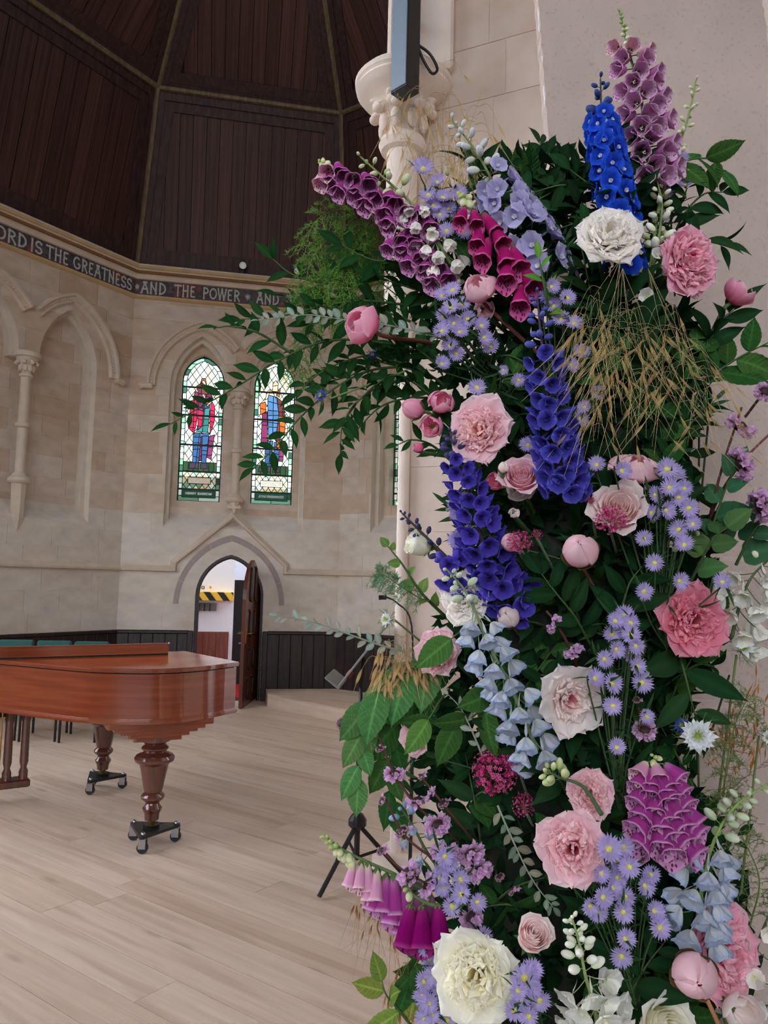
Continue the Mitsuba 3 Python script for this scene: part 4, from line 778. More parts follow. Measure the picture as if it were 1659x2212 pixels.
def rose(px, py, rp, face, pal, label, Y, seed, openness=1.0, stem_to=None, roll=0.0, n=26, tall=1.1, cat_='rose', core=None):
    r = np.random.default_rng(seed); R = rp * m_per_px(Y); t = thing('rose', label, cat_); pl = Place(at(px, py, Y) - unit(face) * R * .45, face, roll); C = PAL[pal]
    for i in range(n):
        q = i / (n - 1); rad = R * (.10 + .80 * q ** .85 * openness); hh = R * tall * (1.0 - .30 * q * openness); flare = max(0, q - .45) * .75 * openness
        path = np.array([(.12, -.35), (.62, -.2), (.96, .15), (1.0 - .04 * (1 - q), .55), (1.0 + flare * .6, .85), (1.03 + flare * 1.3, .93 - .30 * flare)]) * [rad, hh]
        P = sheet(curve(path, 12), obovate(min(rad * 1.25, R * .62), .35, .6), 9, 9, lambda v, rr: np.maximum(rr * 1.0, R * .07), .018 * R, 1.4, .06, r)
        cb = core if core and q < .5 else C[0]
        addsheet(t, 'petal', P @ rotz(i * 2.39996 + r.uniform(-.15, .15)).T, shade(P, cb, C[1], C[2], .04, r=r), pl)
    calyx(t, pl, R, -.36 * R, (80, 116, 66), 5, .75)
    if stem_to is not None: stem(t, [pl(V3(0, 0, -.36 * R)), pl(V3(0, 0, -1.0 * R)), stem_to], .0035, .004)
    return t

# asters ------------------------------------------------------------
def aster_mesh(r, R, cup, n=24):
    it = []
    for ring, (nn, L, a) in enumerate(((n, 1.0, 1.30 - cup), (n - 4, .90, 1.12 - cup))):
        for i in range(nn):
            P = sheet(bendpath(R * L * r.uniform(.9, 1.05), a - .2, a + .22 + r.uniform(-.12, .12), R * .10, 0, 5), obovate(R * .078, .45, .8), 5, 3, None)
            it.append((P @ rotz(2 * math.pi * (i + .5 * ring) / nn + r.uniform(-.06, .06)).T, shade(P, (214, 204, 236), (186, 170, 226), None, .14, r=r)))
    return joinsheets(it)
def disc_mesh(R):
    m = trimesh.creation.icosphere(2, 1.0); n = np.sin(m.vertices @ [37, 11, 5]) * np.sin(m.vertices @ [7, 29, 17]); m.vertices = m.vertices * (1 + .12 * n[:, None]) * [R * .24, R * .24, R * .15] + [0, 0, R * .03]
    return m, uv_of(ramp((178, 160, 60), (212, 204, 96), (232, 226, 130)), 1 + n)
def aster_spray(label, heads, foot, Y, seed, group=None, size=22.5):
    """heads: (px, py[, scale[, facing]]) with their stems meeting at the foot (px, py)"""
    r = np.random.default_rng(seed); t = thing('aster_spray', label, 'aster spray', group); base = at(*foot, Y + .10); foot2 = base
    for hd in heads:
        px, py = hd[:2]; sc = hd[2] if len(hd) > 2 else 1.0; yy = Y + r.uniform(-.025, .02); R = size * sc * m_per_px(yy); c = at(px, py, yy)
        f = unit(hd[3] if len(hd) > 3 else (r.uniform(-.45, .45), -1, r.uniform(-.1, .5))); pl = Place(c, f, r.uniform(0, 6))
        (v, fc), cc = aster_mesh(r, R, r.uniform(-.05, .30)); h = part(t, 'flower_head', (pl(v), fc), 'm_petal', smooth=True, uv=cc)
        m, dc = disc_mesh(R); addmesh(h, 'disc', m, dc, pl)
        addmesh(h, 'calyx', lathe([(0, -R * .42), (R * .10, -R * .40), (R * .20, -R * .15), (R * .2, 0), (0, .0)], 8), (84, 112, 70), pl)
        mid = c * .45 + foot2 * .55 + V3(0, .03, 0); st = curve([pl(V3(0, 0, -R * .4)), pl(V3(0, 0, -R * 1.1)), mid, foot2], 10); stem(t, st, .0011, .0022, (72, 100, 62), 10, 5)
        it = []
        for k in range(9):
            q = st[1 + k * 8 // 9]; d = unit(r.normal(size=3) + V3(0, -.5, .5)); P = sheet(bendpath(r.uniform(.025, .05), .2, .8), lance(.0028, .7), 5, 3, None); it.append((Place(q, d, r.uniform(0, 6))(P.reshape(-1, 3)).reshape(P.shape), shade(P, (44, 72, 46), (64, 96, 58), r=r)))
        (v, fc), cc = joinsheets(it); part(t, 'narrow_leaves', (v, fc), 'm_leaf', smooth=True, uv=cc, kind='stuff')
    for k in range(max(3, len(heads) // 2)):   # small unopened buds
        hd = heads[r.integers(len(heads))]; c = at(hd[0] + r.uniform(-26, 26), hd[1] + r.uniform(-22, 26), Y + .02); addmesh(t, 'bud', trimesh.creation.icosphere(1, .0042).apply_scale([1, 1, 1.3]).apply_translation(c), (148, 158, 120))
    return t

# delphiniums ----------------------------------------------------------
DEL = dict(blue=((30, 52, 170), (38, 84, 214), (60, 108, 226), (232, 236, 246)), purple=((62, 48, 140), (86, 74, 190), (112, 98, 204), (60, 40, 110)), indigo=((52, 46, 132), (82, 80, 190), (118, 116, 214), (70, 60, 140)),
           lavender=((176, 170, 214), (190, 184, 226), (206, 200, 232), (244, 240, 246)), sky=((226, 228, 222), (214, 220, 230), (168, 190, 226), (230, 232, 220)), white=((236, 238, 220), (246, 246, 240), (250, 250, 246), (240, 240, 214)))
def floret(R, pal, r, cup=.5):
    C = DEL[pal]; it = []
    for i in range(5):
        P = sheet(bendpath(R * r.uniform(.9, 1.08), .85 - cup * .6, 1.60 - cup * 1.25 + r.uniform(-.15, .15), R * .06, 0, 7), obovate(R * .50, .22, .58), 7, 7, lambda v, rr: R * (.7 + 1.2 * (1 - cup) + 0 * v), .08 * R, 1.5, .1, r); it.append((P @ rotz(i * 1.2566 + r.uniform(-.1, .1)).T, shade(P, C[0], C[1], C[2], .26, r=r)))
    for i in range(4):
        P = sheet(bendpath(R * .34, .25, .8, R * .02, R * .05, 5), obovate(R * .16, .3), 4, 3, None); it.append((P @ rotz(i * 1.57 + .3).T, shade(P, C[3], C[3], None, .1, r=r)))
    P = sheet(bendpath(R * 1.0, 3.0, 2.5, 0, 0, 5), lance(R * .10, .4), 5, 3, lambda v, rr: .1 * R + 0 * v); it.append((P, shade(P, C[1], C[0], r=r)))
    return joinsheets(it)
def budmesh(R, c0, c1, r, long=1.6):
    m = trimesh.creation.icosphere(2, 1.0); q = (m.vertices[:, 2:] + 1) / 2; prof = np.sin(np.pi * np.clip(q, 0.02, .98) ** .8); ang = np.arctan2(m.vertices[:, 1], m.vertices[:, 0]); rib = 1 - .10 * np.abs(np.sin(2.5 * ang))[:, None]
    v = np.hstack([m.vertices[:, :2] * R * rib, m.vertices[:, 2:] * R * long]); return (v, np.array(m.faces)), uv_of(ramp(c0, c1), q, r.uniform(-.1, .1))
def spike(name, label, cat_, pts, Y, pal, n_fl, n_bud, R0, R1, seed, cup=.5, rad=1.0, bud_frac=.35, budc=None, stemc=(84, 104, 70), droop=0.0, face=(-.1, -1, .15), group=None, closed=False, bud_r=.38, Ys=None, half=True):
    """a flower spike: pts from tip to foot in the photograph; open florets below, buds towards the tip"""
    r = np.random.default_rng(seed); t = thing(name, label, cat_, group); ax = curve([at(*p[:2], Y if Ys is None else Ys[i]) for i, p in enumerate(pts)], 40)
    stem(t, ax, .0016, .0042, stemc, 30, 6); L = lambda s: ax[np.clip((s * 39).astype(int) if hasattr(s, 'astype') else int(s * 39), 0, 39)]
    tan = unit(ax[0] - ax[-1]); f = unit(np.asarray(face) - tan * (np.asarray(face) @ tan)); side = np.cross(tan, f); bc = budc or (DEL[pal][0], DEL[pal][1])
    for i in range(n_fl):
        s = bud_frac + (1 - bud_frac) * (i + .5) / n_fl; R = (R1 + (R0 - R1) * min(1, (s - bud_frac) / (1 - bud_frac) * 1.4)) * m_per_px(Y); a = i * 2.4 + r.uniform(-.25, .25)
        if half: a = ((a + math.pi) % (2 * math.pi) - math.pi) * .72
        d = unit(f * math.cos(a) + side * math.sin(a) + tan * r.uniform(-.15, .25) - V3(0, 0, droop)); c = L(s) + d * R * 1.25 * rad; pl = Place(c, unit(d + V3(0, 0, -droop)), r.uniform(0, 6))
        (v, fc), cc = floret(R, pal, r, cup + r.uniform(-.1, .1) + (.25 if closed else 0)); k = part(t, 'floret', (pl(v), fc), 'm_petal', smooth=True, uv=cc)
        stem(k, [L(max(0, s - .02)), c - d * R * .5, pl(V3(0, 0, 0))], .0009, .0009, stemc, 5, 4)
    for i in range(n_bud):
        s = .012 + bud_frac * (i + .2) / max(1, n_bud); R = R0 * bud_r * (.45 + .75 * s / bud_frac) * m_per_px(Y); a = i * 2.4
        d = unit(f * math.cos(a) + side * math.sin(a) + tan * .55 - V3(0, 0, droop * .5)); c = L(s) + d * R * (2.2 + 1.0 * rad); (v, fc), cc = budmesh(R, *bc, r); k = part(t, 'bud', (Place(c, d)(v), fc), 'm_solid', smooth=True, uv=cc)
        stem(k, [L(s), c - d * R], .0008, .0008, stemc, 4, 4)
    return t

# foxgloves -----------------------------------------------------------------
def bell_mesh(L, R, nl=9, ns=16):
    s = np.linspace(0, 1, nl); prof = R * np.interp(s, [0, .08, .3, .55, .8, .93, 1], [.22, .42, .60, .80, .92, 1.0, 1.13]); a = np.linspace(0, 2 * np.pi, ns + 1); V, UV = [], []
    for inner in (0, 1):
        ss = s if not inner else s[::-1]; pp = prof if not inner else prof[::-1] * .94
        for q, rr in zip(ss, pp):
            lob = 1 + (.10 * np.cos(5 * a + np.pi) * q ** 5); low = 1 + .22 * q ** 6 * np.clip(-np.cos(a), 0, 1); V.append(np.stack([rr * lob * np.sin(a), -rr * lob * np.cos(a) * -1, q * L * (1 + (low - 1))], 1)); UV.append(np.stack([a / (2 * np.pi), np.full(ns + 1, q if not inner else 2 - q)], 1))
    V, UV = np.vstack(V), np.vstack(UV); return (V, gf(2 * nl, ns + 1)), UV
def foxglove(label, pts, Y, n_bell, n_bud, L0, L1, seed, bsdf='m_bell_purple', down=.8, face=(-.1, -1, 0), bud_frac=.3, spread=1.0, stemc=(96, 122, 72), w=.36, top_pale=2, Ys=None, fan=1.0):
    r = np.random.default_rng(seed); t = thing('foxglove', label, 'foxglove'); ax = curve([at(*p, Y if Ys is None else Ys[i]) for i, p in enumerate(pts)], 40); stem(t, ax, .002, .0045, stemc, 30, 6)
    tan = unit(ax[0] - ax[-1]); f = unit(np.asarray(face, float)); side = unit(np.cross(tan, f))
    for i in range(n_bell):
        s = bud_frac + (1 - bud_frac) * (i + .5) / n_bell; L = (L1 + (L0 - L1) * min(1, 1.5 * (s - bud_frac) / (1 - bud_frac))) * m_per_px(Y); R = L * w; k = (-1, 0, 1, -.5, .5)[i % 5] * fan + r.uniform(-.12, .12)
        sk = side * k; sk = sk * [1, 1, 1 if sk[2] < 0 else -.3]; d = unit(f * (1 - .35 * abs(k)) + sk * .95 - V3(0, 0, down) + r.normal(size=3) * .10); p = ax[int(s * 39)]; c = p + d * L * .10 + side * k * R * .9 * spread; (v, fc), uv = bell_mesh(L, R); pl = Place(c, d, 0.0)
        x = unit(np.cross(V3(0, 0, 1), d)); y = np.cross(d, x); pl.R = np.stack([x, y, d], 1)
        b = bsdf if i >= top_pale else 'm_bell_pale'; kk = part(t, 'bell', (pl(v), fc), b, smooth=True, uv=uv)
        for j in range(4): P = sheet(bendpath(L * .28, .5, .25, R * .15, -L * .04, 5), lance(R * .32, .6), 4, 3, None); addsheet(kk, 'sepal', P @ rotz(j * 1.57 + .4).T, shade(P, (92, 120, 66), (110, 140, 82)), pl, 'm_leaf')
        stem(kk, [p, c + d * L * .02], .0013, .0013, stemc, 4, 5)
    for i in range(n_bud):
        s = .01 + bud_frac * (i + .3) / max(1, n_bud); q = s / bud_frac; L = L0 * (.08 + .17 * q) * m_per_px(Y); k = (-1, .2, 1, -.4, .7)[i % 5]; d = unit(f * .7 + side * k + tan * (.9 - q) - V3(0, 0, down * q)); c = ax[int(s * 39)] + d * L * .8
        (v, fc), cc = budmesh(L * .5, (150, 172, 104), (222, 222, 180) if q > .5 else (172, 186, 118), r, 1.3); b = part(t, 'bud', (Place(c, d)(v), fc), 'm_solid', smooth=True, uv=cc)
        for j in range(3): P = sheet(bendpath(L * .9, .6, .2, L * .1, -L * .6, 5), lance(L * .25, .6), 4, 3, None); addsheet(b, 'sepal', P @ rotz(j * 2.1).T, shade(P, (92, 122, 66), (120, 150, 88)), Place(c, d), 'm_leaf')
    return t

# other small flowers ---------------------------------------------------------
def valerian(px, py, rp, label, Y, seed, face=(-.2, -1, .5), n=90, stem_to=None, squash=.7):
    r = np.random.default_rng(seed); R = rp * m_per_px(Y); t = thing('red_valerian', label, 'valerian'); pl = Place(at(px, py, Y + .01), face); it = []
    for i in range(n):
        z = 1 - 1.15 * (i + .5) / n; a = i * 2.39996; d = unit(V3(math.sqrt(max(0, 1 - z * z)) * math.cos(a), math.sqrt(max(0, 1 - z * z)) * math.sin(a), z + .15) + r.normal(size=3) * .12); q = Place(d * R * r.uniform(.72, 1.0) * [1, 1, squash], d, r.uniform(0, 6)); c0 = (196, 60, 122) if r.random() < .35 else (240, 140, 190)
        for j in range(5): P = sheet(bendpath(R * .135, .6, 1.5, .006 * R, 0, 4), lance(R * .045, .6, .8), 3, 3, None); it.append((q((P @ rotz(j * 1.2566).T).reshape(-1, 3)).reshape(P.shape), shade(P, (186, 40, 108), c0, None, .15, r=r)))
        P = sheet(np.array([(0, -.32 * R), (.012 * R, 0)]), lambda v: R * .022 + 0 * v, 2, 3, None); it.append((q(P.reshape(-1, 3)).reshape(P.shape), shade(P, (150, 40, 88), (200, 60, 120), r=r)))
    (v, f), c = joinsheets(it); part(t, 'florets', (pl(v), f), 'm_petal', smooth=True, uv=c, kind='stuff')
    tb = [tube_mesh([pl(V3(0, 0, -R * 1.0)), pl(V3(*(d * R * .6)))], .0009, 4) for d in (unit(V3(math.cos(a), math.sin(a), .5)) for a in np.arange(0, 6.2, .7))]; addmesh(t, 'stalks', cat(tb), (150, 110, 96))
    if stem_to is not None: stem(t, [pl(V3(0, 0, -R)), stem_to], .0028, .003, (122, 140, 112))
    return t
def whorl(t, px, py, rp, Y, r, axis, openp=.8, pal=((214, 158, 210), (240, 208, 240))):
    rp = rp * 1.25
    """one whorl of small two-lipped florets around a dark calyx ball"""
    R = rp * m_per_px(Y); pl = Place(at(px, py, Y), axis); ball = trimesh.creation.icosphere(2, R * .4).apply_scale([1, 1, .7]); k = addmesh(t, 'whorl', ball, (62, 40, 48), pl); it, kn = [], []
    for i in range(44):
        a = i * 2.39996; z = r.uniform(-.5, .5); d = unit(V3(math.cos(a), math.sin(a), z))
        if r.random() < openp:
            q = Place(d * R * .42 * [1, 1, .7], d, r.uniform(0, 6))
            for j, (L, w, b) in enumerate(((.58, .14, .9), (.52, .17, 1.3), (.46, .11, 1.2))): P = sheet(bendpath(R * L, .1, b, 0, 0, 5), obovate(R * w, .4, .7), 5, 4, lambda v, rr: R * (.25 + 0 * v), .02 * R, 2, .2, r); it.append((q((P @ rotz(j * 2.6).T).reshape(-1, 3)).reshape(P.shape), shade(P, pal[0], pal[1], None, .14, r=r)))
        kn.append(trimesh.creation.icosphere(1, R * .085).apply_translation(d * R * .50 * [1, 1, .75]))
    addmesh(k, 'calyx_buds', cat(kn), (150, 116, 128), pl, kind='stuff')
    if it: (v, f), c = joinsheets(it); part(k, 'florets', (pl(v), f), 'm_petal', smooth=True, uv=c, kind='stuff')
def mint_stem(label, pts, whorls, Y, seed, stemc=(92, 54, 52), group=None, name='flowering_mint'):
    r = np.random.default_rng(seed); t = thing(name, label, 'wild flower', group); P = [at(*p, Y + (.20 if i == len(pts) - 1 else .05 if i == len(pts) - 2 else 0)) for i, p in enumerate(pts)]; stem(t, P, .0022, .0032, stemc, 16); tan = unit(P[0] - P[1])
    for w in whorls: whorl(t, w[0], w[1], w[2], Y - .004, r, unit(tan + r.normal(size=3) * .2), w[3] if len(w) > 3 else .7)
    return t
def nigella(px, py, rp, face, label, Y, seed, stem_to=None, pal=((236, 240, 244), (248, 250, 252)), n=34):
    r = np.random.default_rng(seed); R = rp * m_per_px(Y); t = thing('nigella', label, 'nigella'); pl = Place(at(px, py, Y), face)
    for i in range(n):
        lay = i / n; P = sheet(bendpath(R * (1.0 - .25 * lay), .9 - .3 * lay, 1.75 - .6 * lay + r.uniform(-.15, .15), .05 * R, 0, 6), lance(R * .20, .66, .75), 7, 5, lambda v, rr: R * (.4 + 0 * v), .05 * R, 2.0, .35, r); addsheet(t, 'petal', P @ rotz(i * 2.39996).T, shade(P, pal[0], pal[1], r=r), pl)
    threads = []
    for i in range(9): a = i * .7; threads.append(tube_mesh(curve([V3(0, 0, 0), V3(.1 * R * math.cos(a), .1 * R * math.sin(a), .35 * R), V3(.3 * R * math.cos(a), .3 * R * math.sin(a), .62 * R)], 7), [.0016, .0014, .0012, .001, .001, .0008, .0006], 4))
    addmesh(t, 'styles', cat(threads), (172, 190, 90), pl); addmesh(t, 'ovary', trimesh.creation.icosphere(2, R * .14).apply_translation([0, 0, R * .1]), (150, 176, 90), pl)
    bract(t, pl, R * 1.2, r)
    if stem_to is not None: stem(t, [pl(V3(0, 0, -.02)), stem_to], .002, .0025, (120, 142, 84))
    return t
def bract(t, pl, R, r, n=16, c=(112, 136, 84), name='thread_leaves'):
    tb = []
    for i in range(n):
        a = i * 2.4; d = V3(math.cos(a), math.sin(a), r.uniform(-.3, .5)); p = curve([V3(0, 0, -.1 * R), d * R * .55, d * R * .95 + V3(0, 0, .25 * R)], 6); tb.append(tube_mesh(p, np.linspace(.0009, .0003, 6), 4))
        for k in (2, 3, 4): e = p[k] + unit(d + r.normal(size=3) * .7) * R * .32; tb.append(tube_mesh([p[k], e], [.0006, .0003], 3))
    addmesh(t, name, cat(tb), c, pl, kind='stuff')

# leaves --------------------------------------------------------------------------
def leaf_sheet(kind, L, r):
    if kind == 'ruscus': P = sheet(bendpath(L, 1.57 - .35, 1.57 + r.uniform(.0, .5)), lance(L * .17, .82, 1.1), 9, 5, None); fold = .28
    elif kind == 'peony': P = sheet(bendpath(L, 1.57 - .3, 1.57 + r.uniform(.1, .7)), lance(L * .16, .75, 1.05), 9, 5, None, .01 * L, 2); fold = .35
    elif kind == 'silver': P = sheet(bendpath(L, 1.4, 1.7), lance(L * .27, .95, .8), 7, 5, lambda v, rr: L * (.5 + 0 * v)); fold = 0
    elif kind == 'hornbeam':
        P = sheet(bendpath(L, 1.57 - .3, 1.57 + r.uniform(.0, .55)), lance(L * .27, .72, .85), 33, 13, lambda v, rr: -L * (1.1 + 0 * v)); fold = .10; v = np.linspace(0, 1, 33)[:, None]; u = np.linspace(-1, 1, 13)[None]
        ph = (v * 12 - np.abs(u) * 2.2); P[..., 2] += L * .028 * np.sin(2 * np.pi * ph) * (1 - np.abs(u) ** 6) * np.abs(u) ** .4
        saw = ((v * 24) % 1.0); P[..., 1] *= 1 + .07 * (saw - .5) * (np.abs(u) > .95); P[..., 0] += L * .014 * saw * (np.abs(u) > .95)
    elif kind == 'mint':
        P = sheet(bendpath(L, 1.57 - .2, 1.57 + r.uniform(.2, .9)), lance(L * .34, .62, .8), 17, 9, None); fold = .25; v = np.linspace(0, 1, 17)[:, None]; u = np.linspace(-1, 1, 9)[None]
        P[..., 2] += L * .012 * np.sin(2 * np.pi * (v * 6 - np.abs(u) * 1.2)); P[..., 1] *= 1 + .08 * (((v * 12) % 1) - .5) * (np.abs(u) > .9)
    else: P = sheet(bendpath(L, 1.3, 1.57 + r.uniform(0, .4)), lance(L * .10, .8), 6, 3, None); fold = .2
    u = np.linspace(-1, 1, P.shape[1])[None]; P[..., 2] += np.abs(P[..., 1]) * fold; return P
LEAFC = dict(ruscus=((30, 64, 34), (42, 82, 42)), peony=((30, 58, 36), (44, 80, 44)), silver=((132, 144, 128), (176, 184, 170)), hornbeam=((44, 82, 40), (68, 110, 54)), mint=((52, 96, 66), (74, 120, 84)), narrow=((40, 70, 44), (60, 96, 56)), lime=((86, 138, 52), (120, 170, 70)))
def leaf_color(P, c, r, jit=.22, vein=1.12):
    nv, nu = P.shape[:2]; u = np.abs(np.linspace(-1, 1, nu))[None, :] * np.ones((nv, 1)); m = (np.array(c[0]) + np.array(c[1])) / 2 * [(.93, 1, 1.08)[r.integers(3)], 1, 1]
    v = np.linspace(0, 1, nv)[:, None]; side = .55 * (np.cos(2 * np.pi * (v * 12 - u * 2.2) + 1.2) > .55) if (nv, nu) == (33, 13) else 0
    vein = 1.30 if (nv, nu) == (33, 13) else vein
    return uv_of(ramp(m, np.minimum(m * vein, 255)), np.maximum((u < .12) * 1.0, side), r.uniform(-jit, jit))
def put_leaf(t, kind, c, direction, normal, L, r, cols=None, name='leaf', roll=0.0):
    P = leaf_sheet(kind, L, r); x = unit(direction); z = np.asarray(normal, float) - x * (np.asarray(normal) @ x)
    z = unit(z) if np.linalg.norm(z) > 1e-3 else unit(np.cross(x, (0.3, 1, .2))); y = np.cross(z, x); R = np.stack([x, y, z], 1); v = P.reshape(-1, 3) @ R.T + c
    return part(t, name, (v, gf(*P.shape[:2])), 'm_leaf', smooth=True, uv=leaf_color(P, cols or LEAFC[kind], r))
def branch(name, label, cat_, pts, Ys, kind, L_px, gap, seed, group=None, stemc=(70, 96, 54), cols=None, r0=.0022, spread=.85, face=(-.15, -1, .35), tip=True, jn=.45, skip=0.0, lj=.25, sag=0.0):
    """a leafy branch: from foot to tip through the photograph's points at the depths Ys"""
    r = np.random.default_rng(seed); t = thing(name, label, cat_, group); ax = curve([at(*p, y) for p, y in zip(pts, Ys)], 48); stem(t, ax, r0 * 1.5, r0 * .5, stemc, 24, 5)
    seg = np.r_[0, np.cumsum(np.linalg.norm(np.diff(ax, axis=0), axis=1))]; Y = float(np.mean(Ys)); L = L_px * m_per_px(Y); g = gap * m_per_px(Y); q = seg[-1] * skip + g; i = 0
    while q < seg[-1]:
        k = min(np.searchsorted(seg, q), 46); tan = unit(ax[k + 1] - ax[k - 1]); n = unit(np.asarray(face) + r.normal(size=3) * jn); side = unit(np.cross(n, tan)) * (1 if i % 2 else -1)
        taper = 1 - .35 * (q / seg[-1]) ** 3; put_leaf(t, kind, ax[k] + side * r0 * .6, tan * (1 - spread * .45) + side * spread + n * r.uniform(-.25, .15) - V3(0, 0, sag), n, L * taper * r.uniform(1 - lj, 1 + lj), r, cols); q += g * r.uniform(.7, 1.3); i += 1
    if tip: put_leaf(t, kind, ax[-1], ax[-1] - ax[-3], unit(np.asarray(face) + r.normal(size=3) * .3), L * .8, r, cols)
    return t
def grass(label, stem_pts, spikelets, Y, seed, cols=((176, 140, 84), (216, 190, 138)), group=None, name='feather_grass', L=34, awn=2.2, stemc=(158, 144, 102), cat_='grass', w=.055, per=True):
    """a panicle: stems as polylines in the photograph, spikelets as (px, py, dx, dy)"""
    r = np.random.default_rng(seed); t = thing(name, label, cat_, group)
    for sp in stem_pts: addmesh(t, 'stem', tube_mesh(curve([at(*p, Y + r.uniform(-.006, .006)) for p in sp], 14), np.linspace(.0006, .00025, 14), 4), stemc)
    for px, py, dx, dy in spikelets:
        y = Y + r.uniform(-.02, .02); a = at(px, py, y); n = math.hypot(dx, dy); b = at(px + dx / n * L, py + dy / n * L, y + r.uniform(-.01, .01)); d = unit(b - a); Lm = np.linalg.norm(b - a); f = unit(V3(r.uniform(-.5, .5), -1, r.uniform(-.4, .4))); sd = unit(np.cross(d, f)); it = []
        for s in (-1, 0, 1):
            q = np.linspace(0, 1, 5)[:, None]; cen = a + d * Lm * q + sd * s * Lm * .06 * np.sin(np.pi * q * .8); wd = Lm * w * np.sin(np.pi * np.clip(q, .03, .97) ** .8) * .6; nn = np.cross(sd, d)
            P = np.stack([cen - sd * wd, cen + nn * wd * .8, cen + sd * wd], 1); it.append((P, shade(P, cols[0], cols[1], None, .2, r=r)))
        (v, fc), c = joinsheets(it); k = part(t, 'spikelet', (v, fc), 'm_leaf', smooth=True, uv=c)
        if awn: addmesh(k, 'awn', tube_mesh([b, b + d * Lm * awn * r.uniform(.6, 1.1) + V3(0, 0, -.004)], [.0005, .00018], 3), cols[1])
    return t
# ------------------------------------------------------------------ the flower column: what stands where
def YF(px, d=0.0): return 1.38 + .24 * min(1.0, abs((px - 1300) / 430.0)) ** 2 + d
def F(px, dx=0, up=.12): return V3(np.clip((px - 1300) / 430.0, -1, 1) * .75 + dx, -1, up)
def inn(px, py, d=.22): return at(px, py, YF(px) + d)

# heart of the column: its foam core, then dense leaves nobody could count
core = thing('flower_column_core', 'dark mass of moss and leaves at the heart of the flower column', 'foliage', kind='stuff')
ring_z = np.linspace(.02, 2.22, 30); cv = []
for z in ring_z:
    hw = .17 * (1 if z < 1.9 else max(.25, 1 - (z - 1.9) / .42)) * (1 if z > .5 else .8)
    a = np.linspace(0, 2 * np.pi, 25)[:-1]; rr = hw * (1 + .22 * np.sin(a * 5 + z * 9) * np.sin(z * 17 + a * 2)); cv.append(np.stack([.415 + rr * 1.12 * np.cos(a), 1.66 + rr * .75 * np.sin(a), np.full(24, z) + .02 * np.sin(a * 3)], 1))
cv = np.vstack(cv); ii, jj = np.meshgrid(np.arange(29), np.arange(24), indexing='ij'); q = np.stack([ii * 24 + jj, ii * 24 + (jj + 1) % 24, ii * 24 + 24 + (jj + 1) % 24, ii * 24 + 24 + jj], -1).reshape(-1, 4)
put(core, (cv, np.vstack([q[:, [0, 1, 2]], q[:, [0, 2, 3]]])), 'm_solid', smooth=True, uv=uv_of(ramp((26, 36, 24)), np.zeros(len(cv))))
LEFT = [(330, 1120), (450, 900), (560, 860), (700, 880), (820, 905), (920, 960), (1000, 985), (1100, 1000), (1200, 985), (1300, 960), (1400, 930), (1500, 900), (1650, 890), (1750, 920), (1850, 960), (1950, 970), (2050, 960), (2212, 960), (2500, 960)]
RIGHT = [(330, 1420), (400, 1500), (560, 1450), (640, 1440), (760, 1540), (860, 1540), (960, 1500), (1100, 1540), (1220, 1560), (1400, 1530), (1520, 1480), (1640, 1500), (1760, 1520), (1860, 1600), (2000, 1640), (2212, 1640), (2500, 1640)]
edge = lambda E, y: float(np.interp(y, [e[0] for e in E], [e[1] for e in E]))
r = np.random.default_rng(21); it = []
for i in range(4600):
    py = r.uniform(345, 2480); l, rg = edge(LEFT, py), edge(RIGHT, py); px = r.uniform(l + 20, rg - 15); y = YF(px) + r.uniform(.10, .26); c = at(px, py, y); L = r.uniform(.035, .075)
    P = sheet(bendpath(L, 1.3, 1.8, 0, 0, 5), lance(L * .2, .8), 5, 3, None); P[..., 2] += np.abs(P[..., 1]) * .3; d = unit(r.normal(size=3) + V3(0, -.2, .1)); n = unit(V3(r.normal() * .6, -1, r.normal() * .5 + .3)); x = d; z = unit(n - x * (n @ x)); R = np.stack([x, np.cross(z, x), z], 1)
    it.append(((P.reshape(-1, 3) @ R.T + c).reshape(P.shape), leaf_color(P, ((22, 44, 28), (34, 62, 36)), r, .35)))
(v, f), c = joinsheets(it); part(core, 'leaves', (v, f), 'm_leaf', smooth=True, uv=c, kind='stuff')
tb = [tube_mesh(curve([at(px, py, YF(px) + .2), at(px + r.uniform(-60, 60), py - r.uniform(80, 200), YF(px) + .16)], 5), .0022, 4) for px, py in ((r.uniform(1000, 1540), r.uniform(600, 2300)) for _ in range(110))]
addmesh(core, 'stems', cat(tb), (60, 76, 46), kind='stuff')

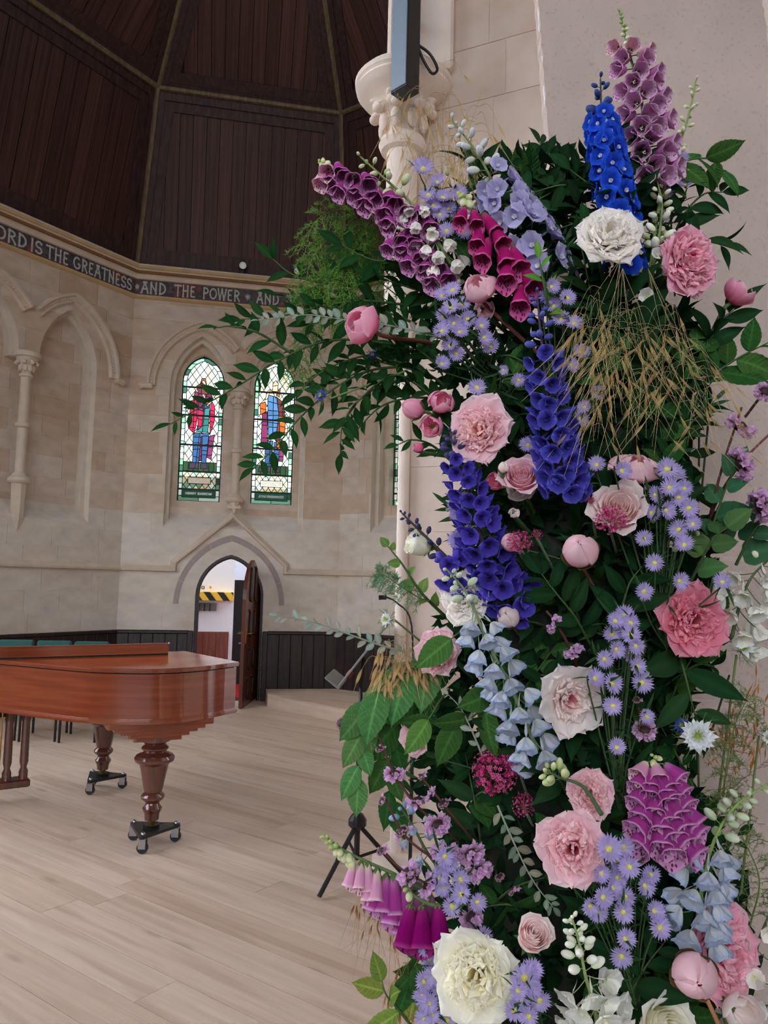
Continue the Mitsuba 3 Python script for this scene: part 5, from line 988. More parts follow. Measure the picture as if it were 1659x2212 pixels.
# leafy filler branches
BLOOMS = [(1318, 506, 'creamy white peony'), (1490, 562, 'ruffled pink peony at the upper right'), (1597, 632, 'small loose pink peony at the right edge'), (1035, 928, 'pale pink pompon peony'), (1035, 622, 'half-open light pink peony'), (891, 883, 'rounded red-pink bud'), (1128, 1028, 'loose blush rose'), (1375, 1000, 'dusky pink peony under the grass'),
          (1338, 1098, 'open cream and peach rose'), (1253, 1190, 'large parting pink bud'), (1497, 1340, 'full rose-pink peony'), (1003, 1293, 'white peony on the left'), (1097, 1333, 'striped salmon bud'), (943, 1408, 'soft pink peony at the left edge'), (893, 1592, 'pale lilac-pink peony'), (1235, 1512, 'blush white peony'), (1275, 1715, 'dusky blush peony'), (1236, 1832, 'large pink peony with the red-flecked heart'),
          (1025, 2108, 'very large creamy white peony'), (1150, 2022, 'half-open blush rose'), (1565, 2062, 'largest pink peony'), (1500, 2108, 'big round pink bud'), (1440, 2222, 'ivory rose at the bottom edge'), (1068, 1668, 'broad magenta valerian'), (1508, 1588, 'white nigella'), (1310, 330, 'vivid blue delphinium'), (1185, 800, 'hanging purple delphinium'), (1010, 1080, 'dark violet delphinium'), (1070, 1450, 'pale blue delphinium'), (1110, 440, 'lavender delphinium'),
          (1380, 260, 'tall mauve foxglove'), (1080, 530, 'magenta foxglove'), (1430, 1750, 'large hanging purple foxglove'), (850, 1920, 'pink foxglove at the lower left'), (985, 700, 'asters beside the light pink peony'), (1440, 1080, 'bright asters right of the cream rose'), (1345, 1420, 'asters left of the rose-pink peony'), (1330, 1930, 'dense asters at the lower centre'), (985, 1930, 'asters among the mint'), (1330, 800, 'curtain of feather grass')]
r = np.random.default_rng(33)
for i in range(104):
    py = 380 + (i * 137.5) % 1830; l, rg = edge(LEFT, py), edge(RIGHT, py); px = l + (rg - l) * ((i * .618) % 1.0); kind = ('peony', 'ruscus', 'peony', 'hornbeam', 'narrow')[i % 5]
    dx, dy = r.uniform(-130, 130), r.uniform(-150, 60); y0 = YF(px) + .16; Lp = dict(peony=96, ruscus=58, hornbeam=82, narrow=60)[kind]
    near = min(BLOOMS, key=lambda q: (q[0] - px) ** 2 + (q[1] - py) ** 2)[2]
    lab = dict(peony='dark green lance leaves', ruscus='small glossy oval leaves', hornbeam='pleated green leaves', narrow='fine narrow leaves')[kind] + ' tucked in behind the ' + near
    branch('foliage_branch', lab, 'leafy branch', [(px - dx * .5, py - dy * .5 + 30), (px, py), (px + dx, py + dy)], [y0, y0 - .07, y0 - .05], kind, Lp, 26 if kind != 'narrow' else 12, 500 + i, group=lab, jn=.7)

# big blooms -----------------------------------------------------------------------
peony(1318, 506, 80, F(1318, -.12, .25), 'white', 'large creamy white peony below the deep blue delphinium', 1.37, 1, stem_to=inn(1325, 720), n_in=60, frill=.9)
peony(1490, 562, 84, F(1490, .12, -.1), 'pink', 'big ruffled pink peony at the upper right beside the white peony', 1.38, 2, n_in=62, stem_to=inn(1425, 760, .15), frill=1.1)
bowl(1597, 632, 40, (.55, -.5, .75), 'pink', 'small loose pink peony on a long stem at the right edge, against the plaster board', 1.47, 3, n=7, close=.1, stem_to=at(1500, 800, 1.58), tall=1.1)
peony(1035, 928, 74, F(1035, -.05, .1), 'pale', 'pale pink pompon peony left of the purple delphinium', 1.43, 4, n_in=60, guard_len=1.08, core=(244, 190, 150), stem_to=inn(1120, 1000))
bowl(780, 702, 52, (-.75, -.55, .15), 'pink', 'half-open pink peony reaching far left among the ruscus leaves', 1.49, 5, n=8, close=.45, stem_to=at(930, 740, 1.66), stemc=REDSTEM)
bowl(1035, 622, 44, (-.45, -.7, .45), 'pale', 'half-open light pink peony under the magenta foxglove', 1.47, 6, n=10, close=.5, stem_to=inn(1180, 780, .12), stemc=REDSTEM)
bowl(1045, 668, 26, (.1, -.8, -.3), 'pale', 'drooping pale pink petals below the half-open light pink peony', 1.50, 66, n=5, close=.25, stem_to=inn(1120, 740))
bud(891, 883, 25, (-.75, -.55, .1), 'pink', 'rounded pink and red peony bud at the left edge, highest of the three left buds', 1.53, 7, stem_to=inn(1000, 960), streak=(196, 60, 80))
bowl(952, 868, 33, (.1, -.8, .4), 'pink', 'rosy half-open bloom right of the rounded red-pink bud', 1.54, 8, n=7, close=.4, stem_to=inn(1040, 960))
bowl(930, 922, 30, (-.2, -.9, -.2), 'pink', 'drooping pink bloom below the rounded red-pink bud', 1.55, 88, n=6, close=.3, stem_to=inn(1030, 980))
bud(903, 967, 12, (-.6, -.7, .3), 'deep', 'tiny dark red peony bud under the drooping pink bloom', 1.53, 9, stem_to=inn(1000, 990), streak=(140, 40, 60))
rose(1128, 1028, 42, F(1128, .1, .35), 'pale', 'loose blush rose with pale fallen outer petals, left of the purple delphinium foot', 1.40, 10, openness=1.0, stem_to=inn(1180, 1160))
bowl(1118, 1052, 36, (-.1, -1, -.35), 'bluewhite', 'white outer petals spreading under the loose blush rose', 1.43, 101, n=6, close=.0, stem_to=inn(1170, 1160))
bud(1088, 1010, 13, (-.1, -.7, .6), 'blush', 'small peach rosebud beside the loose blush rose', 1.385, 11, name='rosebud', cat_='rosebud', stem_to=inn(1140, 1080, .1), streak=(240, 190, 130))
bowl(1070, 1040, 24, (-.6, -.8, -.1), 'salmon', 'faded salmon bloom left of the loose blush rose', 1.44, 12, n=6, close=.3, stem_to=inn(1150, 1120))
bowl(1375, 1000, 64, (.05, -.62, .85), 'pale', 'dusky pink peony seen from its back under the feather grass', 1.42, 13, n=10, close=.75, tall=.75, stem_to=inn(1400, 1120))
rose(1338, 1098, 52, F(1338, -.25, .3), 'blush', 'open cream and peach rose behind the magenta valerian', 1.375, 14, openness=1.05, stem_to=inn(1360, 1250), core=(250, 206, 176))
bud(1253, 1190, 40, (-.25, -.75, .35), 'pale', 'large pale pink peony bud with its petals just parting, left of the asters', 1.36, 15, stem_to=inn(1325, 1340, .12), stemc=REDSTEM, long=1.0, streak=(222, 110, 130))
peony(1497, 1340, 76, F(1497, -.25, .12), 'salmon', 'full rose-pink peony at the right, above the white nigella', 1.41, 17, n_in=64, guard_len=1.12, stem_to=inn(1480, 1500), core=(190, 70, 90))
rose(905, 1178, 34, (-.8, -.3, .25), 'cream', 'ivory rose seen from the side against the pale stone', 1.56, 18, openness=.75, n=20, tall=1.5, stem_to=inn(985, 1290))
peony(1003, 1293, 62, F(1003, -.1, .15), 'white', 'white peony behind the pale blue delphinium buds', 1.455, 19, n_in=52, stem_to=inn(1100, 1360))
bud(1097, 1333, 25, (-.3, -.8, .3), 'blush', 'striped salmon and cream peony bud right of the white peony', 1.43, 20, stem_to=inn(1160, 1420), streak=(206, 70, 66))
peony(943, 1408, 56, (-.5, -.75, .25), 'pale', 'soft pink peony behind the big pleated leaf at the left', 1.505, 21, n_in=42, dome=1.05, stem_to=inn(1040, 1480))
peony(893, 1592, 44, (-.7, -.6, .1), 'pale', 'smaller pale lilac-pink peony below the pleated leaves at the left edge', 1.51, 22, n_in=36, stem_to=inn(1000, 1620))
peony(1235, 1512, 72, F(1235, .35, -.1), 'bluewhite', 'blush white peony with wide floppy outer petals, right of the blue delphinium', 1.40, 23, n_guard=11, n_in=34, guard_len=1.18, core=(206, 60, 80), dome=.85, stem_to=inn(1280, 1640))
peony(1275, 1715, 57, F(1275, -.1, .2), 'pale', 'dusky blush peony above the larger pink peony', 1.385, 24, n_in=66, guard_len=.95, stem_to=inn(1330, 1800))
peony(1236, 1832, 76, F(1236, -.2, .15), 'pale', 'large pink peony with a red-flecked heart, left of the lavender asters', 1.36, 25, n_in=56, guard_len=1.08, core=(206, 60, 84), stem_to=inn(1300, 1940))
peony(1025, 2108, 92, F(1025, .1, .25), 'cream', 'very large creamy white peony at the bottom of the picture', 1.38, 26, n_in=72, guard_len=1.12, n_guard=11, core=(244, 230, 160), stem_to=inn(1100, 2260))
rose(1150, 2022, 47, (.05, -.72, .6), 'blush', 'half-open blush rose right of the very large white peony', 1.36, 27, openness=.72, n=22, tall=1.35, stem_to=inn(1190, 2160), core=(248, 214, 200))
peony(1565, 2062, 98, F(1565, .0, .1), 'pink', 'largest pink peony, with a deep pink heart, at the lower right', 1.42, 28, n_in=66, guard_len=1.08, core=(206, 60, 110), stem_to=inn(1560, 2260))
bud(1500, 2108, 47, (-.25, -1, .1), 'pale', 'big round pink peony bud in front of the largest pink peony', 1.30, 29, stem_to=at(1565, 2240, 1.42), long=.98, stemc=(190, 130, 100))
rose(1440, 2222, 58, F(1440, 0, .5), 'cream', 'ivory rose cut by the bottom edge of the picture', 1.36, 30, stem_to=inn(1450, 2400))
bowl(1600, 2190, 44, (.2, -1, .2), 'bluewhite', 'white and pink petals at the bottom right corner', 1.38, 31, n=9, close=.1, stem_to=inn(1600, 2330))
bowl(1110, 1108, 14, (-.2, -1, .3), 'blush', 'tiny faded cream rosebud between the purple delphiniums', 1.43, 32, n=6, close=.7, name='rosebud', cat_='rosebud', stem_to=inn(1170, 1180))
bud(926, 596, 10, (-.7, -.5, .3), 'blush', 'small closed brown bud among the upper left leaves', 1.56, 33, stem_to=inn(990, 650), streak=(120, 90, 60), name='peony_bud')
valerian(1320, 1124, 37, 'magenta valerian head in front of the open cream rose', 1.335, 34, stem_to=inn(1345, 1240))
valerian(1277, 1081, 13, 'small magenta valerian tuft left of the open cream rose', 1.36, 35, n=40, stem_to=inn(1290, 1180, .1))
valerian(1122, 1172, 29, 'magenta valerian head on a pink bud, left of the large parting bud', 1.37, 36, stem_to=inn(1180, 1260)); bud(1103, 1172, 22, (-.3, -.9, .2), 'pale', 'pink bud half hidden by the left valerian head', 1.41, 37, stem_to=inn(1180, 1280))
valerian(1160, 1155, 14, 'small magenta valerian tuft right of the left valerian head', 1.37, 38, n=40, stem_to=inn(1200, 1240, .1))
valerian(1068, 1668, 50, 'broad magenta valerian cluster in the lower left', 1.43, 39, n=150, stem_to=inn(1130, 1760)); valerian(1118, 1648, 32, 'magenta valerian cluster joined to the right of the broad one', 1.42, 40, stem_to=inn(1150, 1750)); valerian(1130, 1738, 26, 'small magenta valerian cluster hanging below the broad one', 1.41, 41, n=60, stem_to=inn(1170, 1820))
nigella(1508, 1588, 44, (-.35, -.85, .1), 'white nigella with thread-like green styles at the right', 1.42, 42, stem_to=inn(1510, 1740), )
nigella(1655, 1592, 22, (.2, -1, .1), 'small white nigella cut by the right edge', 1.46, 43, n=20, stem_to=at(1600, 1930, 1.58))
nigella(1602, 1404, 32, (.1, -.8, .5), 'white nigella with a swelling green seed pod at the right edge', 1.44, 44, n=9, stem_to=at(1535, 1860, 1.56))
nigella(838, 1338, 20, (-.7, -.6, .1), 'white cornflower-like nigella against the pier at the left', 1.58, 45, n=26, stem_to=inn(950, 1420)); nigella(1474, 1568, 22, (-.5, -.8, .3), 'blue nigella tucked behind the white one at the right', 1.45, 46, pal=((70, 84, 190), (96, 116, 220)), n=20, stem_to=inn(1490, 1700))
nigella(697, 856, 18, (-.6, -.8, .1), 'blue cornflower among the ruscus leaves in front of the window', 1.57, 47, pal=((66, 70, 190), (98, 106, 216)), n=22, stem_to=at(880, 800, 1.62)); nigella(808, 770, 16, (-.4, -.9, .3), 'blue cornflower hidden in the ruscus leaves right of the windows', 1.62, 48, pal=((66, 70, 190), (98, 106, 216)), n=18, stem_to=at(900, 800, 1.66))

# delphinium spikes ---------------------------------------------------------------------
spike('delphinium', 'vivid deep blue delphinium spike standing above the white peony', 'delphinium', [(1297, 172), (1300, 260), (1310, 330), (1328, 430), (1350, 600)], 1.46, 'blue', 44, 11, 31, 24, 61, bud_frac=.26, budc=((26, 32, 66), (58, 82, 150)), stemc=(46, 60, 62), rad=.85, cup=.02, bud_r=.26)
spike('delphinium', 'purple delphinium spike hanging from the centre down to the left of the feather grass', 'delphinium', [(1160, 632), (1168, 720), (1185, 860), (1205, 980), (1225, 1060)], 1.38, 'indigo', 44, 16, 31, 24, 62, bud_frac=.33, budc=((60, 64, 140), (92, 100, 176)), droop=.30, cup=.28, stemc=(70, 56, 80), bud_r=.23, rad=.9)
spike('delphinium', 'dark violet delphinium spike left of centre with bare buds at its tip', 'delphinium', [(972, 932), (985, 990), (1020, 1080), (1045, 1180), (1100, 1300)], 1.45, 'purple', 46, 14, 30, 20, 63, bud_frac=.26, budc=((44, 44, 70), (78, 74, 130)), droop=.3, cup=.25, stemc=(64, 52, 60), bud_r=.22)
spike('delphinium', 'short violet delphinium spike under the ivory rose', 'delphinium', [(950, 1215), (1000, 1240), (1080, 1280), (1140, 1310)], 1.47, 'purple', 24, 2, 30, 26, 64, bud_frac=.1, droop=.2, cup=.2, bud_r=.3)
spike('delphinium', 'pale blue delphinium hanging down the left of centre with green buds at its head', 'delphinium', [(965, 1230), (1010, 1285), (1055, 1390), (1110, 1500), (1160, 1620)], 1.405, 'sky', 26, 10, 40, 36, 65, bud_frac=.34, budc=((170, 190, 150), (206, 216, 196)), droop=.85, cup=.62, stemc=(120, 140, 96), bud_r=.22, face=(-.15, -1, -.1), rad=.8)
spike('delphinium', 'lavender delphinium spike leaning from the upper left with white buds at its tip', 'delphinium', [(978, 262), (1030, 330), (1080, 420), (1130, 500), (1190, 620)], 1.52, 'lavender', 34, 18, 36, 26, 66, bud_frac=.42, budc=((206, 212, 184), (206, 212, 226)), cup=.12, bud_r=.24, stemc=(120, 134, 86), rad=1.1, face=(.1, -1, .1))
spike('delphinium', 'white delphinium spike at the upper left beside the mauve foxglove', 'delphinium', [(778, 338), (830, 385), (880, 430), (925, 490), (975, 570)], 1.54, 'white', 18, 14, 34, 28, 67, bud_frac=.52, budc=((170, 192, 124), (222, 228, 190)), cup=1.0, droop=.9, stemc=(128, 152, 92), bud_r=.24)
spike('delphinium', 'thin pale green delphinium spike leaning right against the plaster board', 'delphinium', [(1503, 176), (1490, 240), (1462, 330), (1425, 440), (1405, 580)], 1.50, 'white', 0, 30, 24, 20, 68, bud_frac=.96, budc=((170, 186, 116), (232, 234, 206)), stemc=(136, 156, 92), bud_r=.26)
spike('delphinium', 'white delphinium with plump buds right of the white peony', 'delphinium', [(1420, 392), (1430, 440), (1425, 500), (1412, 560), (1400, 660)], 1.47, 'white', 6, 14, 26, 22, 69, bud_frac=.75, budc=((214, 222, 176), (244, 244, 230)), stemc=(120, 140, 86), bud_r=.32)
spike('delphinium', 'white delphinium bells at the right edge beside the rose-pink peony', 'delphinium', [(1665, 1205), (1625, 1245), (1600, 1300), (1580, 1380)], 1.46, 'white', 16, 4, 38, 32, 70, bud_frac=.2, budc=((196, 206, 150), (236, 236, 214)), cup=.7, droop=.6, bud_r=.22)
spike('delphinium', 'pale blue delphinium with a curved green tip at the lower right', 'delphinium', [(1664, 1690), (1590, 1740), (1545, 1810), (1520, 1900), (1505, 2000)], 1.375, 'sky', 20, 18, 44, 38, 71, bud_frac=.5, budc=((176, 196, 140), (212, 224, 204)), cup=.6, droop=.7, bud_r=.2, rad=.8, stemc=(140, 172, 92))
spike('delphinium', 'white delphinium spike with round buds at the bottom centre', 'delphinium', [(1235, 1980), (1252, 2040), (1265, 2110), (1285, 2180), (1300, 2300)], 1.345, 'white', 18, 20, 40, 34, 72, bud_frac=.48, budc=((214, 224, 184), (246, 246, 236)), cup=.25, droop=.3, bud_r=.22, stemc=(150, 166, 110))
spike('delphinium', 'small indigo delphinium tip against the pale stone above the ivory rose', 'delphinium', [(868, 1108), (895, 1135), (925, 1165), (985, 1225)], 1.55, 'indigo', 1, 16, 20, 16, 73, bud_frac=.9, budc=((44, 44, 62), (60, 62, 110)), stemc=(70, 64, 60), bud_r=.28)
spike('delphinium', 'sky blue delphinium florets beside the dark mint balls at the lower left', 'delphinium', [(868, 1748), (895, 1790), (925, 1845), (970, 1900)], 1.55, 'sky', 12, 4, 22, 20, 74, bud_frac=.2, budc=((110, 130, 150), (150, 180, 216)), cup=.9, droop=.2)
spike('delphinium', 'white delphinium flowers at the right edge beside the largest pink peony', 'delphinium', [(1668, 1960), (1640, 2030), (1625, 2100), (1600, 2170)], 1.46, 'white', 9, 2, 30, 26, 75, bud_frac=.15, cup=.5)
spike('delphinium', 'small green delphinium tip above the dusky blush peony', 'delphinium', [(1180, 1665), (1210, 1680), (1260, 1700), (1300, 1760)], 1.35, 'white', 0, 10, 18, 16, 76, bud_frac=.5, budc=((150, 170, 100), (206, 214, 160)), bud_r=.5)

# foxgloves -----------------------------------------------------------------------------------
foxglove('tall mauve foxglove, the highest flower, with a green budded tip', [(1338, 24), (1358, 110), (1382, 200), (1396, 300), (1412, 400)], 1.50, 30, 16, 46, 36, 81, 'm_bell_mauve', down=.28, face=(-.05, -1, -.1), bud_frac=.24, w=.44, top_pale=3, fan=.85, spread=1.2)
foxglove('purple foxglove reaching left over the asparagus fern', [(694, 350), (740, 370), (800, 395), (860, 435), (930, 480)], 1.55, 20, 8, 54, 44, 82, 'm_bell_purple', down=1.05, face=(-.2, -1, 0), bud_frac=.06, w=.38, top_pale=2, spread=1.0, fan=.8)
foxglove('purple foxglove below the leftmost one, with cream buds', [(800, 462), (840, 490), (880, 510), (920, 545), (980, 590)], 1.56, 12, 9, 54, 44, 83, 'm_bell_purple', down=1.1, bud_frac=.34, w=.36, top_pale=0, fan=.8)
foxglove('magenta foxglove with long hanging bells at the upper centre', [(1000, 425), (1030, 462), (1065, 500), (1100, 545), (1150, 610)], 1.46, 11, 5, 80, 58, 84, 'm_bell_magenta', down=1.5, face=(.1, -1, 0), bud_frac=.06, w=.26, top_pale=0, fan=.75)
foxglove('pink foxglove leaning out at the lower left, green tip towards the piano', [(700, 1805), (745, 1838), (800, 1865), (855, 1890), (930, 1930)], 1.52, 13, 16, 80, 46, 85, 'm_bell_purple', down=1.8, face=(-.15, -1, 0), bud_frac=.36, w=.25, top_pale=5, spread=.6, fan=.8)
foxglove('two dark magenta foxglove bells above the very large white peony', [(880, 1915), (895, 1935), (920, 1950), (960, 1960)], 1.47, 3, 2, 80, 76, 86, 'm_bell_dark', down=1.8, face=(-.1, -1, 0), bud_frac=.2, w=.30, top_pale=0, fan=.6)
foxglove('large purple foxglove hanging in tiers at the lower right', [(1412, 1632), (1418, 1665), (1426, 1705), (1432, 1750), (1438, 1800)], 1.37, 28, 4, 62, 44, 87, 'm_bell_purple', down=.6, face=(-.02, -1, -.1), bud_frac=.07, w=.41, top_pale=2, spread=1.15, fan=.8)

# asters ---------------------------------------------------------------------------------------
aster_spray('lavender aster spray at the top left, above the white delphinium', [(913, 366, 1.3), (945, 395), (925, 422), (957, 428), (968, 452), (990, 418), (950, 465), (985, 470), (1010, 455), (935, 445), (1000, 500), (965, 500)], (1050, 620), 1.52, 201)
aster_spray('lavender aster spray beside the half-open light pink peony', [(955, 640), (978, 628), (975, 665), (997, 658), (1010, 690), (980, 700), (957, 684), (993, 718), (955, 716), (1040, 705), (1060, 750), (972, 748), (985, 765), (953, 787), (1045, 730)], (1090, 840), 1.48, 202)
aster_spray('single pale aster above the pale pink pompon peony', [(1030, 838, 1.0, (0, -1, .2)), (1120, 822, .8), (1087, 800, .6)], (1080, 900), 1.45, 203)
aster_spray('scattered lavender asters around the hanging purple delphinium', [(1180, 645), (1195, 662), (1212, 690), (1240, 700), (1256, 762), (1252, 905), (1290, 850, .9), (1140, 962), (1146, 1006, .8), (1160, 1040, .6), (1225, 645), (1232, 790), (1262, 880, .8), (1190, 620)], (1230, 1080), 1.42, 204)
aster_spray('bright lavender aster spray right of the cream rose, trailing downwards', [(1288, 1005), (1342, 1018, 1.1), (1440, 1014, 1.25), (1455, 1028, 1.25), (1446, 1054), (1478, 1056), (1414, 1070), (1437, 1103, 1.15), (1487, 1098, 1.1), (1406, 1108), (1466, 1145, 1.1), (1496, 1133), (1478, 1178, 1.15), (1391, 1165), (1414, 1216), (1467, 1255, 1.05), (1390, 1278), (1560, 1258), (1465, 1075)], (1440, 1400), 1.355, 205)
aster_spray('lavender aster spray left of the full rose-pink peony', [(1348, 1331, 1.15), (1328, 1342), (1362, 1346), (1362, 1372, 1.1), (1338, 1360), (1322, 1370), (1330, 1403), (1304, 1424), (1372, 1395), (1360, 1412), (1284, 1466, 1.1), (1322, 1476, 1.1), (1386, 1475, 1.15), (1375, 1440), (1324, 1525, 1.05), (1332, 1615), (1397, 1548, .8)], (1340, 1760), 1.36, 206)
aster_spray('dense lavender aster spray left of the large hanging foxglove', [(1314, 1834, 1.5), (1330, 1856, 1.3), (1297, 1886), (1333, 1897, 1.05), (1360, 1872, 1.2), (1323, 1918), (1302, 1938, 1.1), (1274, 1957), (1350, 1937, 1.1), (1346, 1970, 1.1), (1392, 1913, 1.15), (1412, 1968, 1.15), (1425, 2004, 1.1), (1350, 2028, 1.1), (1342, 2065, 1.1), (1292, 1970), (1345, 1830, 1.2), (1405, 1890)], (1380, 2190), 1.34, 207)
aster_spray('lavender aster spray among the pink mint whorls at the lower left', [(953, 1876), (974, 1862), (995, 1900), (997, 1932, 1.1), (976, 1958), (1030, 1948), (1043, 2023), (948, 1895), (957, 1915), (960, 1850)], (1050, 2060), 1.46, 208)
aster_spray('lavender aster spray down the left side of the very large white peony', [(922, 2040, 1.2), (940, 2052, 1.1), (928, 2072), (916, 2120), (938, 2105), (926, 2166), (952, 2150), (935, 2190), (966, 2204), (950, 2130), (912, 2150), (918, 2200)], (1000, 2290), 1.47, 209)
aster_spray('lavender aster spray right of the very large white peony', [(1132, 2112, 1.5), (1142, 2130, 1.3), (1125, 2162), (1110, 2182, 1.05), (1165, 2160, 1.15), (1143, 2195, 1.1), (1150, 2095, 1.1), (1118, 2140)], (1190, 2290), 1.33, 210)
aster_spray('lavender asters beside the dark violet delphinium against the pale stone', [(985, 1092), (990, 1112), (985, 1165, 1.1), (1000, 1078), (1012, 1150, .8)], (1060, 1240), 1.49, 211)
aster_spray('lavender asters beside the thin green spike at the upper right', [(1468, 345), (1458, 380, .9), (1440, 420, .8), (1480, 400, .8), (1430, 470, .8)], (1420, 560), 1.51, 212)

# mint whorls -------------------------------------------------------------------------------------
mint_stem('pink whorled mint on red stems at the right edge, above the rose-pink peony', [(1602, 880), (1560, 1010), (1535, 1110), (1520, 1200)], [(1600, 922, 33), ], 1.44, 301)
mint_stem('pink whorled mint crossing the right edge on a thick red stem', [(1665, 935), (1610, 990), (1560, 1060), (1520, 1150)], [(1600, 1004, 38)], 1.43, 302, stemc=(120, 64, 66))
mint_stem('pink whorled mint cut by the right edge beside the top asters', [(1690, 1075), (1640, 1092), (1560, 1150), (1500, 1210)], [(1644, 1092, 36)], 1.42, 303, stemc=(120, 64, 66))
mint_stem('mauve whorled mint near the top of the right edge', [(1690, 820), (1650, 850), (1610, 900)], [(1652, 846, 22)], 1.46, 304)
mint_stem('dark stem of mint whorls reaching out at the left below the pleated leaves', [(818, 1590), (850, 1668), (900, 1740), (960, 1790), (1030, 1850)], [(853, 1672, 22, .75), (902, 1730, 24, .3), (946, 1782, 26, .9), (820, 1618, 14, .1)], 1.52, 305)
mint_stem('long dark stem of mint whorls along the lower left', [(832, 1722), (870, 1800), (930, 1850), (990, 1880), (1060, 1960)], [(868, 1796, 22, .1), (960, 1838, 28, .85), (1018, 1845, 28, .85), (1035, 1882, 28, .7), (826, 1730, 15, .05)], 1.50, 306)
mint_stem('lower dark stem of mint whorls above the dark foxglove bells', [(822, 1835), (870, 1880), (930, 1915), (1000, 1975), (1080, 2050)], [(880, 1885, 26, .6), (896, 1896, 20, .2), (925, 1912, 28, .9), (1018, 1982, 26, .95), (824, 1838, 16, .1)], 1.49, 307)
mint_stem('short mint stem with dark seed balls at the lower left', [(905, 1672), (960, 1740), (1010, 1800), (1060, 1860)], [(912, 1678, 14, .1), (958, 1736, 18, .05), (1080, 1895, 16, .1), (1108, 1925, 17, .15), (929, 1716, 16, .3)], 1.49, 308)
mint_stem('small greenish seed head reaching out over the floor left of the pleated leaves', [(738, 1562), (775, 1580), (830, 1610)], [(738, 1563, 18, .0), (748, 1575, 12, .0)], 1.55, 311, stemc=(92, 112, 72))
mint_stem('small mauve mint whorls below the salmon-striped bud', [(1180, 1320), (1200, 1345), (1240, 1420), (1260, 1500)], [(1196, 1348, 20, .6), (1240, 1408, 22, .8)], 1.41, 309)
mint_stem('small mauve mint whorls between the lower asters', [(1380, 1530), (1385, 1580), (1400, 1640)], [(1392, 1578, 24, .6), (1375, 1512, 12, .2)], 1.40, 310)

# leaf branches that show singly ---------------------------------------------------------------
B = branch
B('ruscus_branch', 'long ruscus branch reaching left in front of the twin lancets', 'leafy branch', [(900, 760), (790, 735), (690, 740), (600, 780), (520, 830), (450, 870), (370, 915)], [1.66, 1.62, 1.6, 1.58, 1.56, 1.55, 1.54], 'ruscus', 60, 16, 401, jn=.6)
B('ruscus_branch', 'ruscus twig with a single pale-lit leaf pointing at the text frieze', 'leafy branch', [(640, 770), (560, 720), (500, 705), (470, 708)], [1.6, 1.57, 1.56, 1.55], 'ruscus', 60, 32, 402, spread=.9)
B('ruscus_branch', 'upper ruscus branch crossing the end of the frieze', 'leafy branch', [(890, 660), (790, 650), (700, 660), (620, 680), (520, 690)], [1.67, 1.64, 1.61, 1.6, 1.59], 'ruscus', 64, 18, 403, jn=.6)
B('ruscus_branch', 'lower ruscus branch drooping below the right lancet', 'leafy branch', [(900, 790), (800, 800), (720, 840), (650, 900), (600, 960), (550, 1010)], [1.66, 1.62, 1.6, 1.59, 1.58, 1.57], 'ruscus', 60, 17, 404, jn=.6)
B('ruscus_branch', 'ruscus branch hanging straight down right of the lancets', 'leafy branch', [(900, 820), (830, 830), (770, 870), (740, 920), (735, 980)], [1.66, 1.62, 1.6, 1.6, 1.6], 'ruscus', 62, 17, 405, jn=.6)
B('ruscus_branch', 'short ruscus sprig standing out against the dark roof', 'leafy branch', [(780, 620), (690, 610), (630, 592), (590, 560)], [1.66, 1.63, 1.62, 1.61], 'ruscus', 70, 40, 406)
B('ruscus_branch', 'dense ruscus leaves around the half-open pink peony', 'leafy branch', [(960, 800), (880, 740), (800, 700), (740, 690), (670, 700)], [1.66, 1.64, 1.62, 1.62, 1.62], 'ruscus', 70, 20, 407, jn=.8)
B('ruscus_branch', 'dark ruscus leaves under the purple foxgloves', 'leafy branch', [(980, 640), (920, 600), (860, 570), (800, 560), (740, 530)], [1.66, 1.63, 1.61, 1.6, 1.6], 'ruscus', 86, 22, 408, jn=.8)
B('ruscus_branch', 'dark ruscus leaves above the half-open pink peony', 'leafy branch', [(1000, 700), (930, 640), (880, 620), (820, 600)], [1.66, 1.64, 1.62, 1.62], 'ruscus', 86, 22, 409, jn=.8)
B('ruscus_branch', 'ruscus branch left of the rounded red-pink bud', 'leafy branch', [(960, 880), (900, 830), (850, 810), (790, 850), (750, 900)], [1.66, 1.63, 1.61, 1.6, 1.6], 'ruscus', 66, 22, 410, jn=.8)
B('ruscus_branch', 'ruscus branch arching over the blue cornflower by the right lancet', 'leafy branch', [(940, 740), (860, 760), (780, 770), (700, 800), (640, 850)], [1.67, 1.65, 1.63, 1.62, 1.62], 'ruscus', 62, 17, 414, jn=.8)
B('ruscus_branch', 'ruscus branch filling the space under the half-open pink peony', 'leafy branch', [(960, 830), (890, 790), (820, 780), (760, 810), (690, 830)], [1.67, 1.65, 1.64, 1.64, 1.64], 'ruscus', 64, 16, 415, jn=.8)
B('ruscus_branch', 'ruscus branch between the silvery twig and the frieze', 'leafy branch', [(900, 700), (820, 670), (740, 660), (660, 650), (600, 640)], [1.68, 1.66, 1.65, 1.64, 1.64], 'ruscus', 62, 18, 416, jn=.8)
B('ruscus_branch', 'ruscus sprays pointing down left of the rosy half-open bloom', 'leafy branch', [(950, 860), (880, 860), (820, 880), (770, 930)], [1.67, 1.65, 1.64, 1.64], 'ruscus', 60, 16, 417, jn=.8)
B('ruscus_branch', 'thin ruscus twig below the red-pink buds on the pale stone', 'leafy branch', [(980, 1000), (930, 960), (890, 950), (860, 960)], [1.62, 1.6, 1.58, 1.57], 'ruscus', 48, 20, 411)
B('ruscus_branch', 'bright green sprig at the heart of the upper flowers', 'leafy branch', [(1190, 700), (1180, 640), (1170, 590), (1165, 560)], [1.45, 1.40, 1.39, 1.39], 'ruscus', 58, 30, 412, cols=LEAFC['lime'])
